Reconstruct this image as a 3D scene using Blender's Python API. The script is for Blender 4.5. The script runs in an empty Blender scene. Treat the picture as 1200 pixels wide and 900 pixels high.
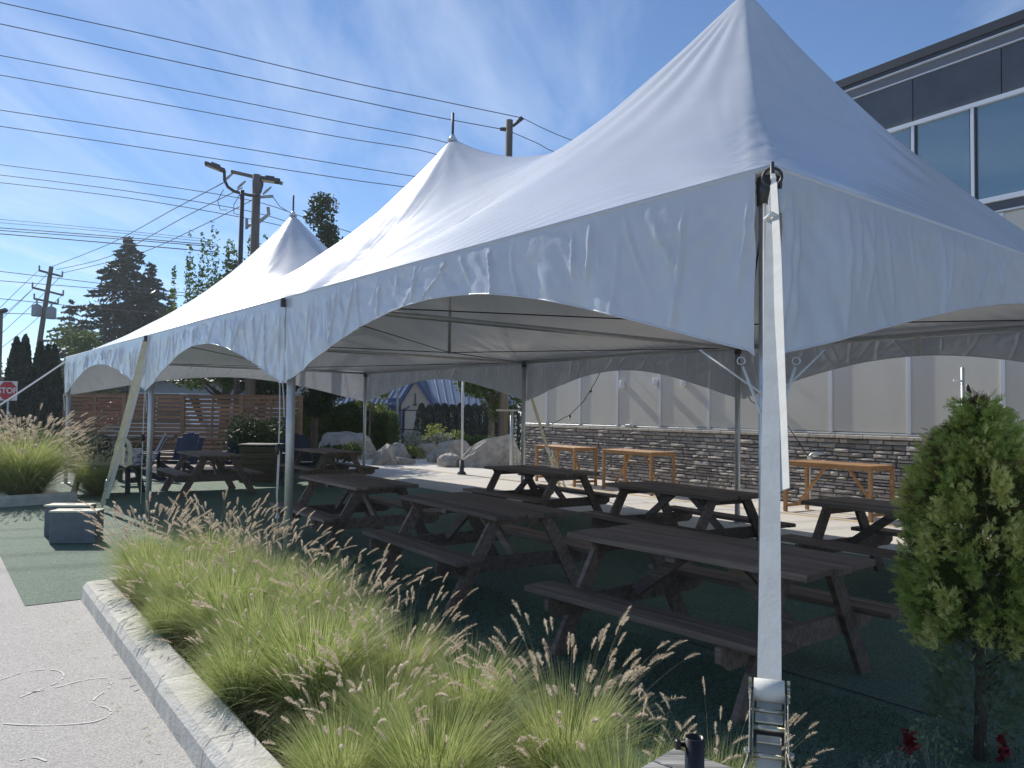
import bpy, math, random
import numpy as np
from mathutils import Vector, Matrix, noise
R = math.radians; PI = math.pi
sc = bpy.context.scene; col = sc.collection
rnd = random.Random(7)

# ------------------------------------------------------------ camera
CAMH = 1.85; PITCH = 0.037; ROLL = 0.0121
cd = bpy.data.cameras.new('camera'); cam = bpy.data.objects.new('camera', cd); col.objects.link(cam)
cd.sensor_width = 36; cd.lens = 926.0 / 1200 * 36; cd.clip_start = .05; cd.clip_end = 3000
F = Vector((0, math.cos(PITCH), math.sin(PITCH))); R0 = Vector((1, 0, 0)); U0 = Vector((0, -math.sin(PITCH), math.cos(PITCH)))
Rc = R0 * math.cos(ROLL) + U0 * math.sin(ROLL); Uc = -R0 * math.sin(ROLL) + U0 * math.cos(ROLL)
mm = Matrix((Rc, Uc, -F)).transposed().to_4x4(); mm.translation = (0, 0, CAMH); cam.matrix_world = mm
sc.camera = cam
# ------------------------------------------------------------ sun, sky, exposure
SAZ = 37.3; SEL = 36.0
SUN = Vector((-math.sin(R(SAZ)) * math.cos(R(SEL)), math.cos(R(SAZ)) * math.cos(R(SEL)), math.sin(R(SEL))))
ld = bpy.data.lights.new('sun', 'SUN'); ld.energy = 4.6; ld.angle = R(.5); ld.color = (1, .94, .84)
lo = bpy.data.objects.new('sun', ld); col.objects.link(lo); lo.rotation_euler = SUN.to_track_quat('Z', 'Y').to_euler()
w = bpy.data.worlds.new('World'); sc.world = w; w.use_nodes = True
nt = w.node_tree; N = nt.nodes; L = nt.links
bg = N['Background']; bg.inputs[1].default_value = .122
sky = N.new('ShaderNodeTexSky'); sky.sky_type = 'NISHITA'; sky.sun_disc = False
sky.sun_elevation = R(SEL); sky.sun_rotation = R(-SAZ); sky.air_density = .85; sky.dust_density = .03; sky.ozone_density = 5.0
# thin cirrus, mapped on a plane high above
tc = N.new('ShaderNodeTexCoord'); sp = N.new('ShaderNodeSeparateXYZ'); L.new(tc.outputs['Generated'], sp.inputs[0])
mx = N.new('ShaderNodeMath'); mx.operation = 'MAXIMUM'; mx.inputs[1].default_value = .06; L.new(sp.outputs[2], mx.inputs[0])
def mth(op, a, b=None):
    n = N.new('ShaderNodeMath'); n.operation = op
    for i, x in enumerate((a, b)):
        if x is None: continue
        if isinstance(x, (int, float)): n.inputs[i].default_value = x
        else: L.new(x, n.inputs[i])
    return n.outputs[0]
px_ = mth('DIVIDE', sp.outputs[0], mx.outputs[0]); py_ = mth('DIVIDE', sp.outputs[1], mx.outputs[0])
cb = N.new('ShaderNodeCombineXYZ'); L.new(px_, cb.inputs[0]); L.new(py_, cb.inputs[1])
mp = N.new('ShaderNodeMapping'); mp.inputs['Rotation'].default_value = (0, 0, R(34)); mp.inputs['Scale'].default_value = (1.5, .42, 1); mp.inputs['Location'].default_value = (6.6, 0.4, 0)
L.new(cb.outputs[0], mp.inputs[0])
nz = N.new('ShaderNodeTexNoise'); nz.inputs['Scale'].default_value = 1.0; nz.inputs['Detail'].default_value = 8; nz.inputs['Roughness'].default_value = .58; nz.inputs['Distortion'].default_value = .7
L.new(mp.outputs[0], nz.inputs['Vector'])
rp = N.new('ShaderNodeValToRGB'); rp.color_ramp.elements[0].position = .47; rp.color_ramp.elements[1].position = .78; L.new(nz.outputs['Fac'], rp.inputs[0])
k1 = mth('MULTIPLY', mth('MULTIPLY', rp.outputs[0], .42), mth('MINIMUM', mth('MAXIMUM', mth('MULTIPLY', sp.outputs[2], 7), 0), 1))
mixc = N.new('ShaderNodeMixRGB'); mixc.inputs[2].default_value = (7.4, 8.2, 9.4, 1); L.new(k1, mixc.inputs[0]); L.new(sky.outputs[0], mixc.inputs[1])
L.new(mixc.outputs[0], bg.inputs[0])
sc.view_settings.view_transform = 'Standard'; sc.view_settings.look = 'None'; sc.view_settings.exposure = .12; sc.view_settings.gamma = 1
sc.render.engine = 'CYCLES'

# ------------------------------------------------------------ frames of reference
TA = .6684; A0 = Vector((1.2853, 3.8979)); D1 = Vector((-math.sin(TA), math.cos(TA))); D2 = Vector((math.cos(TA), math.sin(TA)))
BAY = [0, 6.1, 12.0, 19.86]; TW = 8.26; EAVE = 3.087; PEAK = 6.64
def UV(u, v, z=0): q = A0 + D1 * u + D2 * v; return Vector((q.x, q.y, z))
TB = R(33.5); W0 = Vector((5.99, 17.43)); DB = Vector((-math.sin(TB), math.cos(TB))); NB = Vector((math.cos(TB), math.sin(TB)))
def BW(s, off, z): q = W0 + DB * s + NB * off; return Vector((q.x, q.y, z))
BANG = math.atan2(DB.y, DB.x)
def at(px, py, Y):     # point at ground distance Y seen in direction (px,py)
    x, y = px - 600, py - 450; cr, sr = math.cos(ROLL), math.sin(ROLL); xx = x * cr + y * sr; yy = -x * sr + y * cr
    u = -yy / 926; c, s = math.cos(PITCH), math.sin(PITCH); d = Vector((xx / 926, c - u * s, s + u * c)); t = Y / d.y
    return Vector((d.x * t, Y, CAMH + d.z * t))
def gx(px, Y): p = at(px, 484 + .0121 * (px - 600), Y); return p.x

# ------------------------------------------------------------ helpers
def wloc(o):
    v = Vector((0, 0, 0))
    while o: v += Vector(o.location); o = o.parent
    return v
def tag(o, label=None, cat=None, group=None, kind=None):
    if label: o['label'] = label
    if cat: o['category'] = cat
    if group: o['group'] = group
    if kind: o['kind'] = kind
    return o
def thing(name, loc, label, cat, group=None, rz=0):
    o = bpy.data.objects.new(name, None); col.objects.link(o); o.location = loc; o.rotation_euler = (0, 0, rz); o.empty_display_size = .1
    return tag(o, label, cat, group)
def link(name, me, mat, parent=None, loc=None):
    o = bpy.data.objects.new(name, me); col.objects.link(o)
    if mat and not me.materials: me.materials.append(mat)
    if parent: o.parent = parent
    if loc is not None: o.location = loc
    return o
def children(o): return [c for c in col.objects if c.parent == o]
def copy_tree(o, parent=None, kids=None):
    c = o.copy(); col.objects.link(c); c.parent = parent
    for ch in (children(o)): copy_tree(ch, c)
    return c
class MB:
    def __init__(s): s.v = []; s.f = []; s.sm = []
    def add(s, vs, fs, smooth=False):
        b = len(s.v); s.v += [tuple(x) for x in vs]; s.f += [tuple(b + i for i in f) for f in fs]; s.sm += [smooth] * len(fs)
    def frame(s, o, X, Y, Z, a, b, c, bev=0):     # box with corner axes, centre o, half sizes
        o = Vector(o); X = Vector(X) * a; Y = Vector(Y) * b; Z = Vector(Z) * c
        if bev <= 0:
            vs = [o + X * i + Y * j + Z * k for i in (-1, 1) for j in (-1, 1) for k in (-1, 1)]
            s.add(vs, [(0, 1, 3, 2), (4, 6, 7, 5), (0, 4, 5, 1), (2, 3, 7, 6), (0, 2, 6, 4), (1, 5, 7, 3)])
        else:
            fa, fb, fc = 1 - bev / a, 1 - bev / b, 1 - bev / c
            vs = []; idx = {}
            for i in (-1, 1):
                for j in (-1, 1):
                    for k in (-1, 1):
                        idx[(i, j, k, 0)] = len(vs); vs.append(o + X * i + Y * j * fb + Z * k * fc)
                        idx[(i, j, k, 1)] = len(vs); vs.append(o + X * i * fa + Y * j + Z * k * fc)
                        idx[(i, j, k, 2)] = len(vs); vs.append(o + X * i * fa + Y * j * fb + Z * k)
            fs = []
            for i in (-1, 1):
                fs.append([idx[(i, -1, -1, 0)], idx[(i, 1, -1, 0)], idx[(i, 1, 1, 0)], idx[(i, -1, 1, 0)]][::i])
                fs.append([idx[(-1, i, -1, 1)], idx[(-1, i, 1, 1)], idx[(1, i, 1, 1)], idx[(1, i, -1, 1)]][::i])
                fs.append([idx[(-1, -1, i, 2)], idx[(1, -1, i, 2)], idx[(1, 1, i, 2)], idx[(-1, 1, i, 2)]][::i])
                for j in (-1, 1):
                    q = i * j
                    fs.append([idx[(i, j, -1, 0)], idx[(i, j, -1, 1)], idx[(i, j, 1, 1)], idx[(i, j, 1, 0)]][::q])
                    fs.append([idx[(-1, i, j, 1)], idx[(-1, i, j, 2)], idx[(1, i, j, 2)], idx[(1, i, j, 1)]][::q])
                    fs.append([idx[(i, -1, j, 2)], idx[(i, -1, j, 0)], idx[(i, 1, j, 0)], idx[(i, 1, j, 2)]][::q])
                    for k in (-1, 1):
                        fs.append([idx[(i, j, k, 0)], idx[(i, j, k, 1)], idx[(i, j, k, 2)]][::i * j * k])
            s.add(vs, [tuple(f) for f in fs])
    def box(s, c, d, rz=0, bev=0):
        X = Vector((math.cos(rz), math.sin(rz), 0)); Y = Vector((-math.sin(rz), math.cos(rz), 0))
        s.frame(c, X, Y, (0, 0, 1), d[0] / 2, d[1] / 2, d[2] / 2, bev)
    def beam(s, a, b, wd, th, up=(0, 0, 1), bev=0):   # rectangular bar from a to b; th measured along up
        a = Vector(a); b = Vector(b); X = (b - a); l = X.length; X.normalize(); Y = Vector(up).cross(X)
        if Y.length < 1e-4: Y = Vector((1, 0, 0)).cross(X)
        Y.normalize(); Z = X.cross(Y)
        s.frame((a + b) / 2, X, Y, Z, l / 2, wd / 2, th / 2, bev)
    def tube(s, pts, r, n=8, cap=True):
        pts = [Vector(p) for p in pts]; rs = r if isinstance(r, (list, tuple)) else [r] * len(pts); vs = []; fs = []
        pn = None
        for i, p in enumerate(pts):
            t = (pts[min(i + 1, len(pts) - 1)] - pts[max(i - 1, 0)]).normalized()
            if pn is None: pn = t.cross(Vector((0, 0, 1)) if abs(t.z) < .9 else Vector((1, 0, 0))).normalized()
            else: pn = (pn - t * pn.dot(t)).normalized()
            b = t.cross(pn)
            for k in range(n): a = 2 * PI * k / n; vs.append(p + (pn * math.cos(a) + b * math.sin(a)) * rs[i])
        for i in range(len(pts) - 1):
            for k in range(n): fs.append((i * n + k, i * n + (k + 1) % n, (i + 1) * n + (k + 1) % n, (i + 1) * n + k))
        s.add(vs, fs, True)
        if cap:
            b0 = len(s.v) - len(vs)
            s.f += [tuple(b0 + k for k in range(n))[::-1], tuple(b0 + (len(pts) - 1) * n + k for k in range(n))]; s.sm += [False, False]
    def ribbon(s, pts, wd, th, side):    # flat webbing, width along side
        side = Vector(side).normalized()
        pts = [Vector(p) for p in pts]; vs = []; fs = []
        for i, p in enumerate(pts):
            t = (pts[min(i + 1, len(pts) - 1)] - pts[max(i - 1, 0)]).normalized(); n = t.cross(side).normalized(); sd = n.cross(t)
            for a, b in ((-1, -1), (1, -1), (1, 1), (-1, 1)): vs.append(p + sd * a * wd / 2 + n * b * th / 2)
        m = len(pts)
        for i in range(m - 1):
            for k in range(4): fs.append((i * 4 + k, i * 4 + (k + 1) % 4, i * 4 + 4 + (k + 1) % 4, i * 4 + 4 + k))
        fs += [(3, 2, 1, 0), tuple((m - 1) * 4 + k for k in range(4))]
        s.add(vs, fs)
    def lathe(s, o, prof, n=16, ax=None):
        o = Vector(o); vs = []; fs = []
        for r, z in prof:
            for k in range(n): a = 2 * PI * k / n; vs.append(o + Vector((r * math.cos(a), r * math.sin(a), z)))
        for i in range(len(prof) - 1):
            for k in range(n): fs.append((i * n + k, i * n + (k + 1) % n, (i + 1) * n + (k + 1) % n, (i + 1) * n + k))
        s.add(vs, fs, True)
        b0 = len(s.v) - len(vs); s.f += [tuple(b0 + k for k in range(n))[::-1], tuple(b0 + (len(prof) - 1) * n + k for k in range(n))]; s.sm += [False, False]
    def prism(s, poly, vec):
        n = len(poly); vec = Vector(vec); vs = [Vector(p) for p in poly] + [Vector(p) + vec for p in poly]
        s.add(vs, [tuple(range(n))[::-1], tuple(range(n, 2 * n))] + [(i, (i + 1) % n, n + (i + 1) % n, n + i) for i in range(n)])
    def build(s, name, mat, parent=None, local=False, loc=None):
        me = bpy.data.meshes.new(name)
        off = Vector((0, 0, 0)) if (local or not parent) else wloc(parent)
        if loc is not None: off = off + Vector(loc) if not parent else Vector(loc)
        vs = [tuple(Vector(v) - off) for v in s.v] if off.length else s.v
        me.from_pydata(vs, [], s.f); me.polygons.foreach_set('use_smooth', s.sm); me.update()
        o = link(name, me, mat, parent)
        if loc is not None: o.location = Vector(loc) - (wloc(parent) if parent else Vector((0, 0, 0)))
        return o
def np_mesh(name, V, Fc, mat, parent=None, off=None, smooth=False):
    V = np.asarray(V, dtype=np.float32).reshape(-1, 3); Fc = np.asarray(Fc, dtype=np.int32)
    if off is None and parent: off = wloc(parent)
    if off is not None: V = V - np.array(off, dtype=np.float32)
    k = Fc.shape[1]; me = bpy.data.meshes.new(name)
    me.vertices.add(len(V)); me.vertices.foreach_set('co', V.ravel())
    me.loops.add(Fc.size); me.loops.foreach_set('vertex_index', Fc.ravel())
    me.polygons.add(len(Fc)); me.polygons.foreach_set('loop_start', np.arange(0, Fc.size, k, dtype=np.int32))
    if smooth: me.polygons.foreach_set('use_smooth', np.ones(len(Fc), dtype=bool))
    me.update(calc_edges=True); me.validate()
    return link(name, me, mat, parent)

# ------------------------------------------------------------ materials
def mat(name, c, rough=.7, metal=0, c2=None, nscale=5, stretch=(1, 1, 1), bump=0, bscale=None, objvar=0, trans=0, speck=None, spec=.5, coat=0, coord='Object', contrast=(.35, .65), detail=6):
    m = bpy.data.materials.new(name); m.use_nodes = True; nt = m.node_tree; N = nt.nodes; L = nt.links
    b = N['Principled BSDF']; b.inputs['Roughness'].default_value = rough; b.inputs['Metallic'].default_value = metal
    b.inputs['Specular IOR Level'].default_value = spec; b.inputs['Coat Weight'].default_value = coat
    b.inputs['Base Color'].default_value = (*c, 1)
    tc = N.new('ShaderNodeTexCoord'); mp = N.new('ShaderNodeMapping'); mp.inputs['Scale'].default_value = stretch; L.new(tc.outputs[coord], mp.inputs[0])
    oi = N.new('ShaderNodeObjectInfo')
    if objvar:      # shift the texture per object
        vm = N.new('ShaderNodeVectorMath'); vm.operation = 'ADD'; L.new(mp.outputs[0], vm.inputs[0])
        ml = N.new('ShaderNodeMath'); ml.operation = 'MULTIPLY'; ml.inputs[1].default_value = 37; L.new(oi.outputs['Random'], ml.inputs[0]); L.new(ml.outputs[0], vm.inputs[1]); vec = vm.outputs[0]
    else: vec = mp.outputs[0]
    out = None
    if c2 is not None:
        n1 = N.new('ShaderNodeTexNoise'); n1.inputs['Scale'].default_value = nscale; n1.inputs['Detail'].default_value = detail; n1.inputs['Roughness'].default_value = .6; L.new(vec, n1.inputs['Vector'])
        r = N.new('ShaderNodeMapRange'); r.inputs[1].default_value = contrast[0]; r.inputs[2].default_value = contrast[1]; L.new(n1.outputs['Fac'], r.inputs[0])
        mxx = N.new('ShaderNodeMixRGB'); mxx.inputs[1].default_value = (*c, 1); mxx.inputs[2].default_value = (*c2, 1); L.new(r.outputs[0], mxx.inputs[0]); out = mxx.outputs[0]
    if speck:       # (scale, colour a, colour b, amount)
        v = N.new('ShaderNodeTexVoronoi'); v.inputs['Scale'].default_value = speck[0]; L.new(vec, v.inputs['Vector'])
        sr = N.new('ShaderNodeSeparateColor'); L.new(v.outputs['Color'], sr.inputs[0])
        mc = N.new('ShaderNodeMixRGB'); mc.inputs[1].default_value = (*speck[1], 1); mc.inputs[2].default_value = (*speck[2], 1); L.new(sr.outputs[0], mc.inputs[0])
        m2 = N.new('ShaderNodeMixRGB'); m2.inputs[0].default_value = speck[3]; m2.inputs[1].default_value = (*c, 1); L.new(mc.outputs[0], m2.inputs[2])
        if out: L.new(out, m2.inputs[1])
        out = m2.outputs[0]
    if objvar:
        hs = N.new('ShaderNodeHueSaturation'); r = N.new('ShaderNodeMapRange'); r.inputs[3].default_value = 1 - objvar; r.inputs[4].default_value = 1 + objvar
        L.new(oi.outputs['Random'], r.inputs[0]); L.new(r.outputs[0], hs.inputs['Value'])
        if out: L.new(out, hs.inputs['Color'])
        else: hs.inputs['Color'].default_value = (*c, 1)
        out = hs.outputs[0]
    if out: L.new(out, b.inputs['Base Color'])
    if bump:
        n2 = N.new('ShaderNodeTexNoise'); n2.inputs['Scale'].default_value = bscale or nscale * 3; n2.inputs['Detail'].default_value = 8; L.new(vec, n2.inputs['Vector'])
        bp = N.new('ShaderNodeBump'); bp.inputs['Strength'].default_value = bump; bp.inputs['Distance'].default_value = .02; L.new(n2.outputs['Fac'], bp.inputs['Height']); L.new(bp.outputs[0], b.inputs['Normal'])
    if trans:
        t = N.new('ShaderNodeBsdfTranslucent'); t.inputs[0].default_value = (*c, 1)
        if out: L.new(out, t.inputs[0])
        ms = N.new('ShaderNodeMixShader'); ms.inputs[0].default_value = trans; L.new(b.outputs[0], ms.inputs[1]); L.new(t.outputs[0], ms.inputs[2]); L.new(ms.outputs[0], N['Material Output'].inputs[0])
    return m
def leafmat(name, c, c2, trans=.35, rough=.55, nscale=1.2, contrast=(.3, .7)):
    return mat(name, c, rough, c2=c2, nscale=nscale, trans=trans, contrast=contrast, coord='Object', spec=.3, detail=3)
M = {}
M['fabric'] = mat('tent_vinyl', (.66, .68, .72), .27, c2=(.60, .62, .67), nscale=.9, bump=.35, bscale=1.6, trans=.035, spec=.6)
M['valance'] = mat('valance_vinyl', (.62, .655, .72), .24, c2=(.56, .60, .67), nscale=2, bump=.30, bscale=9, stretch=(1, 1, .6), trans=.12, spec=.6)
M['alu'] = mat('aluminium', (.58, .59, .60), .45, metal=.6, c2=(.5, .51, .52), nscale=8, bump=.05)
M['steel'] = mat('zinc_steel', (.55, .52, .42), .3, metal=.9, c2=(.4, .38, .3), nscale=30, bump=.1)
M['dsteel'] = mat('dark_steel', (.09, .09, .10), .5, metal=.3, c2=(.05, .05, .05), nscale=12)
M['web'] = mat('white_webbing', (.74, .74, .70), .75, c2=(.66, .66, .61), nscale=14, stretch=(1, 1, .4), bump=.06, bscale=90, trans=.12)
M['webc'] = mat('cream_webbing', (.72, .67, .50), .8, c2=(.6, .55, .4), nscale=14, bump=.4, bscale=200)
M['black'] = mat('black_plastic', (.012, .012, .014), .35)
M['pav'] = mat('exposed_aggregate', (.62, .59, .55), .9, c2=(.54, .51, .475), nscale=1.3, speck=(130, (.36, .34, .32), (.84, .80, .75), .62), bump=.8, bscale=120)
M['conc'] = mat('patio_concrete', (.68, .64, .58), .85, c2=(.58, .55, .50), nscale=.7, bump=.2, bscale=60, speck=(90, (.5, .48, .45), (.66, .63, .58), .3))
M['kerb'] = mat('kerb_concrete', (.66, .64, .58), .85, c2=(.50, .48, .43), nscale=6, bump=.6, bscale=45, objvar=.06)
M['turf'] = mat('artificial_turf', (.060, .135, .085), .75, c2=(.095, .175, .11), nscale=1.4, speck=(120, (.012, .045, .03), (.27, .40, .30), .65), bump=1.0, bscale=150)
M['soil'] = mat('bed_soil', (.05, .038, .026), .95, c2=(.09, .07, .05), nscale=14, bump=1, bscale=50)
M['plank'] = mat('brown_stained_plank', (.26, .185, .145), .6, c2=(.10, .068, .055), nscale=3.2, stretch=(.35, 6, 6), bump=.6, bscale=9, objvar=.38, contrast=(.3, .72))
M['cedar'] = mat('cedar_board', (.29, .175, .11), .7, c2=(.20, .115, .07), nscale=3, stretch=(.5, 5, 5), bump=.2, bscale=8, objvar=.22)
M['orange'] = mat('oiled_hardwood', (.44, .24, .105), .5, c2=(.33, .17, .07), nscale=3, stretch=(.6, 5, 5), bump=.15, bscale=8, objvar=.12)
M['olive'] = mat('olive_brown_board', (.13, .10, .06), .8, c2=(.08, .065, .04), nscale=4, stretch=(.6, 5, 5), bump=.2, objvar=.15)
M['greywood'] = mat('weathered_plank', (.42, .41, .39), .85, c2=(.18, .175, .165), nscale=5, stretch=(.4, 7, 7), bump=.7, bscale=9, objvar=.15, contrast=(.35, .6))
M['stone'] = mat('ledger_stone', (.42, .385, .35), .85, c2=(.29, .27, .255), nscale=5, bump=.8, bscale=22, objvar=.38)
M['cap'] = mat('cap_stone', (.55, .51, .44), .85, c2=(.40, .37, .32), nscale=9, bump=.9, bscale=30, objvar=.08)
M['panel'] = mat('taupe_cladding', (.60, .585, .525), .75, c2=(.56, .54, .485), nscale=1.2, stretch=(1, 1, .3), bump=.08, bscale=8, objvar=.03)
M['batten'] = mat('batten_metal', (.66, .68, .73), .4, metal=.3)
M['dpanel'] = mat('charcoal_panel', (.10, .105, .12), .42, metal=.35, c2=(.075, .08, .095), nscale=1.5, bump=.08, bscale=3, objvar=.10)
M['fascia'] = mat('roof_fascia', (.045, .05, .06), .45, metal=.2)
M['fascia2'] = mat('fascia_band', (.16, .165, .18), .45, metal=.3)
M['wframe'] = mat('window_frame', (.66, .69, .74), .4, metal=.2)
M['glass'] = mat('tinted_glass', (.22, .30, .34), .05, metal=.5, spec=.9)
M['granite'] = mat('granite', (.46, .42, .36), .85, c2=(.20, .18, .16), nscale=3.2, bump=1, bscale=9, speck=(60, (.3, .3, .3), (.75, .73, .7), .25))
M['polewood'] = mat('pole_wood', (.20, .175, .15), .85, c2=(.12, .10, .085), nscale=2, stretch=(6, 6, .5), bump=.4)
M['wire'] = mat('wire', (.06, .065, .08), .6)
M['xfmr'] = mat('transformer_grey', (.33, .36, .38), .5)
M['bark'] = mat('bark', (.13, .10, .075), .9, c2=(.07, .055, .04), nscale=6, stretch=(3, 3, .6), bump=1, bscale=14)
M['barkp'] = mat('pale_bark', (.26, .22, .17), .9, c2=(.15, .125, .10), nscale=6, stretch=(3, 3, .6), bump=.8, bscale=14)
M['ground'] = mat('far_ground', (.20, .19, .17), .95, c2=(.12, .13, .08), nscale=.05, bump=.3)
M['gravel'] = mat('gravel', (.36, .32, .28), .95, c2=(.26, .23, .20), nscale=3, speck=(40, (.2, .18, .16), (.5, .46, .42), .5), bump=1, bscale=40)
M['asphalt'] = mat('asphalt', (.06, .06, .062), .9, c2=(.045, .045, .047), nscale=3, bump=.5, bscale=80)
M['yellow'] = mat('yellow_paint', (.62, .42, .13), .8, c2=(.55, .50, .40), nscale=9)
M['white'] = mat('white_paint', (.75, .75, .74), .5)
M['red'] = mat('sign_red', (.50, .03, .04), .45)
M['navy'] = mat('navy_plastic', (.020, .035, .085), .5, objvar=.1)
M['cream'] = mat('beige_stucco', (.50, .46, .40), .9, c2=(.45, .42, .37), nscale=2)
M['grey'] = mat('grey_siding', (.33, .35, .37), .8, c2=(.28, .30, .32), nscale=2)
M['blueroof'] = mat('blue_metal_roof', (.15, .20, .29), .38, metal=.25)
M['bluetrim'] = mat('blue_trim', (.03, .07, .20), .5)
M['boxgrey'] = mat('box_side_grey', (.17, .195, .205), .8, c2=(.13, .15, .165), nscale=8, bump=.2)
M['boxtop'] = mat('box_top_cream', (.70, .66, .54), .7, c2=(.6, .56, .45), nscale=20)
M['carwhite'] = mat('white_car_paint', (.68, .69, .70), .3, coat=.5)
M['carglass'] = mat('car_glass', (.02, .025, .03), .08)
M['rubber'] = mat('tyre_rubber', (.02, .02, .02), .8)
M['grass'] = leafmat('grass_blade', (.30, .41, .09), (.66, .66, .34), .45, nscale=9.0)
M['grassdry'] = leafmat('dry_grass_blade', (.52, .46, .26), (.36, .36, .17), .4, nscale=3)
M['plume'] = leafmat('seed_plume', (.82, .74, .60), (.70, .59, .48), .5, nscale=6, rough=.8)
M['thuja'] = leafmat('thuja_spray', (.31, .42, .09), (.52, .58, .18), .35, nscale=7)
M['thujab'] = leafmat('thuja_brown_spray', (.16, .10, .05), (.20, .15, .06), .3, nscale=7)
M['conifer'] = leafmat('conifer_needles', (.030, .050, .038), (.045, .068, .05), .12, nscale=.6)
M['cyp'] = leafmat('cedar_foliage', (.022, .040, .030), (.032, .055, .036), .12, nscale=1.0)
M['leafd'] = leafmat('dark_leaf', (.030, .058, .022), (.055, .085, .03), .25, nscale=.9)
M['leafm'] = leafmat('mid_leaf', (.075, .13, .035), (.12, .17, .045), .4, nscale=.9)
M['leafl'] = leafmat('light_leaf', (.20, .27, .06), (.30, .33, .09), .45, nscale=1.5)
M['leafgrey'] = leafmat('silver_leaf', (.22, .25, .20), (.32, .34, .28), .3, nscale=2)
M['leafred'] = leafmat('red_leaf', (.30, .05, .05), (.38, .10, .08), .3, nscale=2)
M['redflower'] = mat('red_petal', (.22, .008, .015), .6)
M['cushion'] = mat('patterned_cushion', (.60, .62, .70), .9, c2=(.10, .13, .28), nscale=14, contrast=(.48, .52))
M['chalk'] = mat('chalk', (.74, .72, .69), .95)
M['stub'] = mat('concrete_footing', (.45, .44, .42), .9, c2=(.35, .34, .33), nscale=8, bump=.5)

# ------------------------------------------------------------ setting: ground sheets
def sheet(name, pts, z, m, kind='structure', th=0, cuts=0):
    b = MB(); b.add([(p[0], p[1], z) for p in pts], [tuple(range(len(pts)))])
    o = b.build(name, m); o['kind'] = kind; return o
sheet('ground', [(-700, -300), (700, -300), (700, 560), (-700, 560)], -.012, M['ground'])
sheet('pavement', [UV(-34, -20), UV(-34, 14), UV(-9, 14), UV(-9, 6.9), UV(-3.5, 6.9), UV(-3.5, -1.9), UV(6.35, -1.9), UV(6.35, -2.35), UV(9.54, -2.25), UV(15.6, -1.9), UV(15.6, -3), UV(24, -3), UV(24, -20)], 0, M['pav'])  # unseen near stretch extended in pale paving to bounce light onto the tent
sheet('artificial_turf', [UV(-3.5, -.62), UV(-3.5, 6.9), UV(21.3, 6.9), UV(21.3, -2.2), UV(15.5, -2.2), UV(9.54, -2.26), UV(6.36, -2.36), UV(6.36, -.62)], .004, M['turf'])
sheet('patio', [UV(-3.5, 6.9), UV(-9, 6.9), UV(-9, 16), UV(24, 16), UV(26, 12.4), UV(25.5, 9), UV(21.3, 6.9)], 0, M['conc'])
sheet('planting_bed', [UV(-3.5, -1.85), UV(-3.5, -.62), UV(6.36, -.62), UV(6.3, -1.85)], .05, M['soil'])
sheet('gravel_path', [UV(21.3, 6.9), UV(25.5, 9), UV(26, 12.4), UV(24, 16), UV(24, 20), UV(60, 34), UV(60, 8), UV(26, 3), UV(21.3, -2.2)], -.004, M['gravel'])
sheet('road', [(-90, 33), (-10.5, 34.5), (-16, 75), (-90, 75)], -.004, M['asphalt'])
# turf seam and yellow line
b = MB(); b.add([UV(-6, 10.08, .004), UV(-6, 10.24, .004), UV(21, 10.24, .004), UV(21, 10.08, .004)], [(0, 3, 2, 1)]); o = b.build('painted_line', M['yellow']); tag(o, kind='structure')
# saw-cut joints in the patio slab: thin dark strips laid just above it
b = MB()
for u in range(-8, 24, 4): b.add([UV(u, 6.95, .003), UV(u + .02, 6.95, .003), UV(u + .02, 15, .003), UV(u, 15, .003)], [(0, 1, 2, 3)])
o = b.build('patio_joint', mat('joint_dark', (.2, .19, .18), .9)); tag(o, kind='structure')

# kerb of the grass bed
def kerb_piece(name, a, bb, h, wd, inward, parent=None):
    a = Vector(a); bb = Vector(bb); d = (bb - a).normalized(); n = Vector(inward).normalized()
    prof = [(0, -.05), (.012, h - .05), (.05, h - .008), (.09, h), (wd - .03, h), (wd, h - .03), (wd, -.05)]
    m_ = MB(); K = 7; vs = []
    for i in range(K):
        p = a.lerp(bb, i / (K - 1))
        for j, (x, z) in enumerate(prof):
            jit = noise.noise(Vector((p.x * 3 + j, p.y * 3, z * 9))) * .006
            vs.append(p + n * (x + jit) + Vector((0, 0, z + (jit if 0 < j < 6 else 0))))
    P = len(prof); fs = []
    for i in range(K - 1):
        for j in range(P - 1): fs.append((i * P + j, i * P + j + 1, (i + 1) * P + j + 1, (i + 1) * P + j))
    fs += [tuple(range(P)), tuple((K - 1) * P + j for j in range(P))[::-1]]
    m_.add(vs, fs); return m_
kp = [6.36, 5.35, 4.2, 3.0, 1.9, .8, -.4, -1.6, -2.8, -4.2]
kr = thing('kerb', UV(2, -1.95), 'pale rounded concrete kerb running along the long grass bed beside the pavement', 'kerb')
for i in range(len(kp) - 1):
    va = -1.90 - .05 * (6.36 - kp[i]) ; vb = -1.90 - .05 * (6.36 - kp[i + 1])
    kerb_piece('kerb_stone', UV(kp[i] - .004, va), UV(kp[i + 1] + .004, vb), .17, .27, D2.to_3d()).build('kerb_stone', M['kerb'], kr)
kerb_piece('kerb_stone', UV(6.36 + .28, -1.66), UV(6.36 + .05, -.9), .02, .22, (-D1).to_3d())
kerb_piece('x', UV(6.62, -1.62), UV(6.62, -.55), .15, .25, (-D1).to_3d()).build('kerb_stone', M['kerb'], kr)
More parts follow.
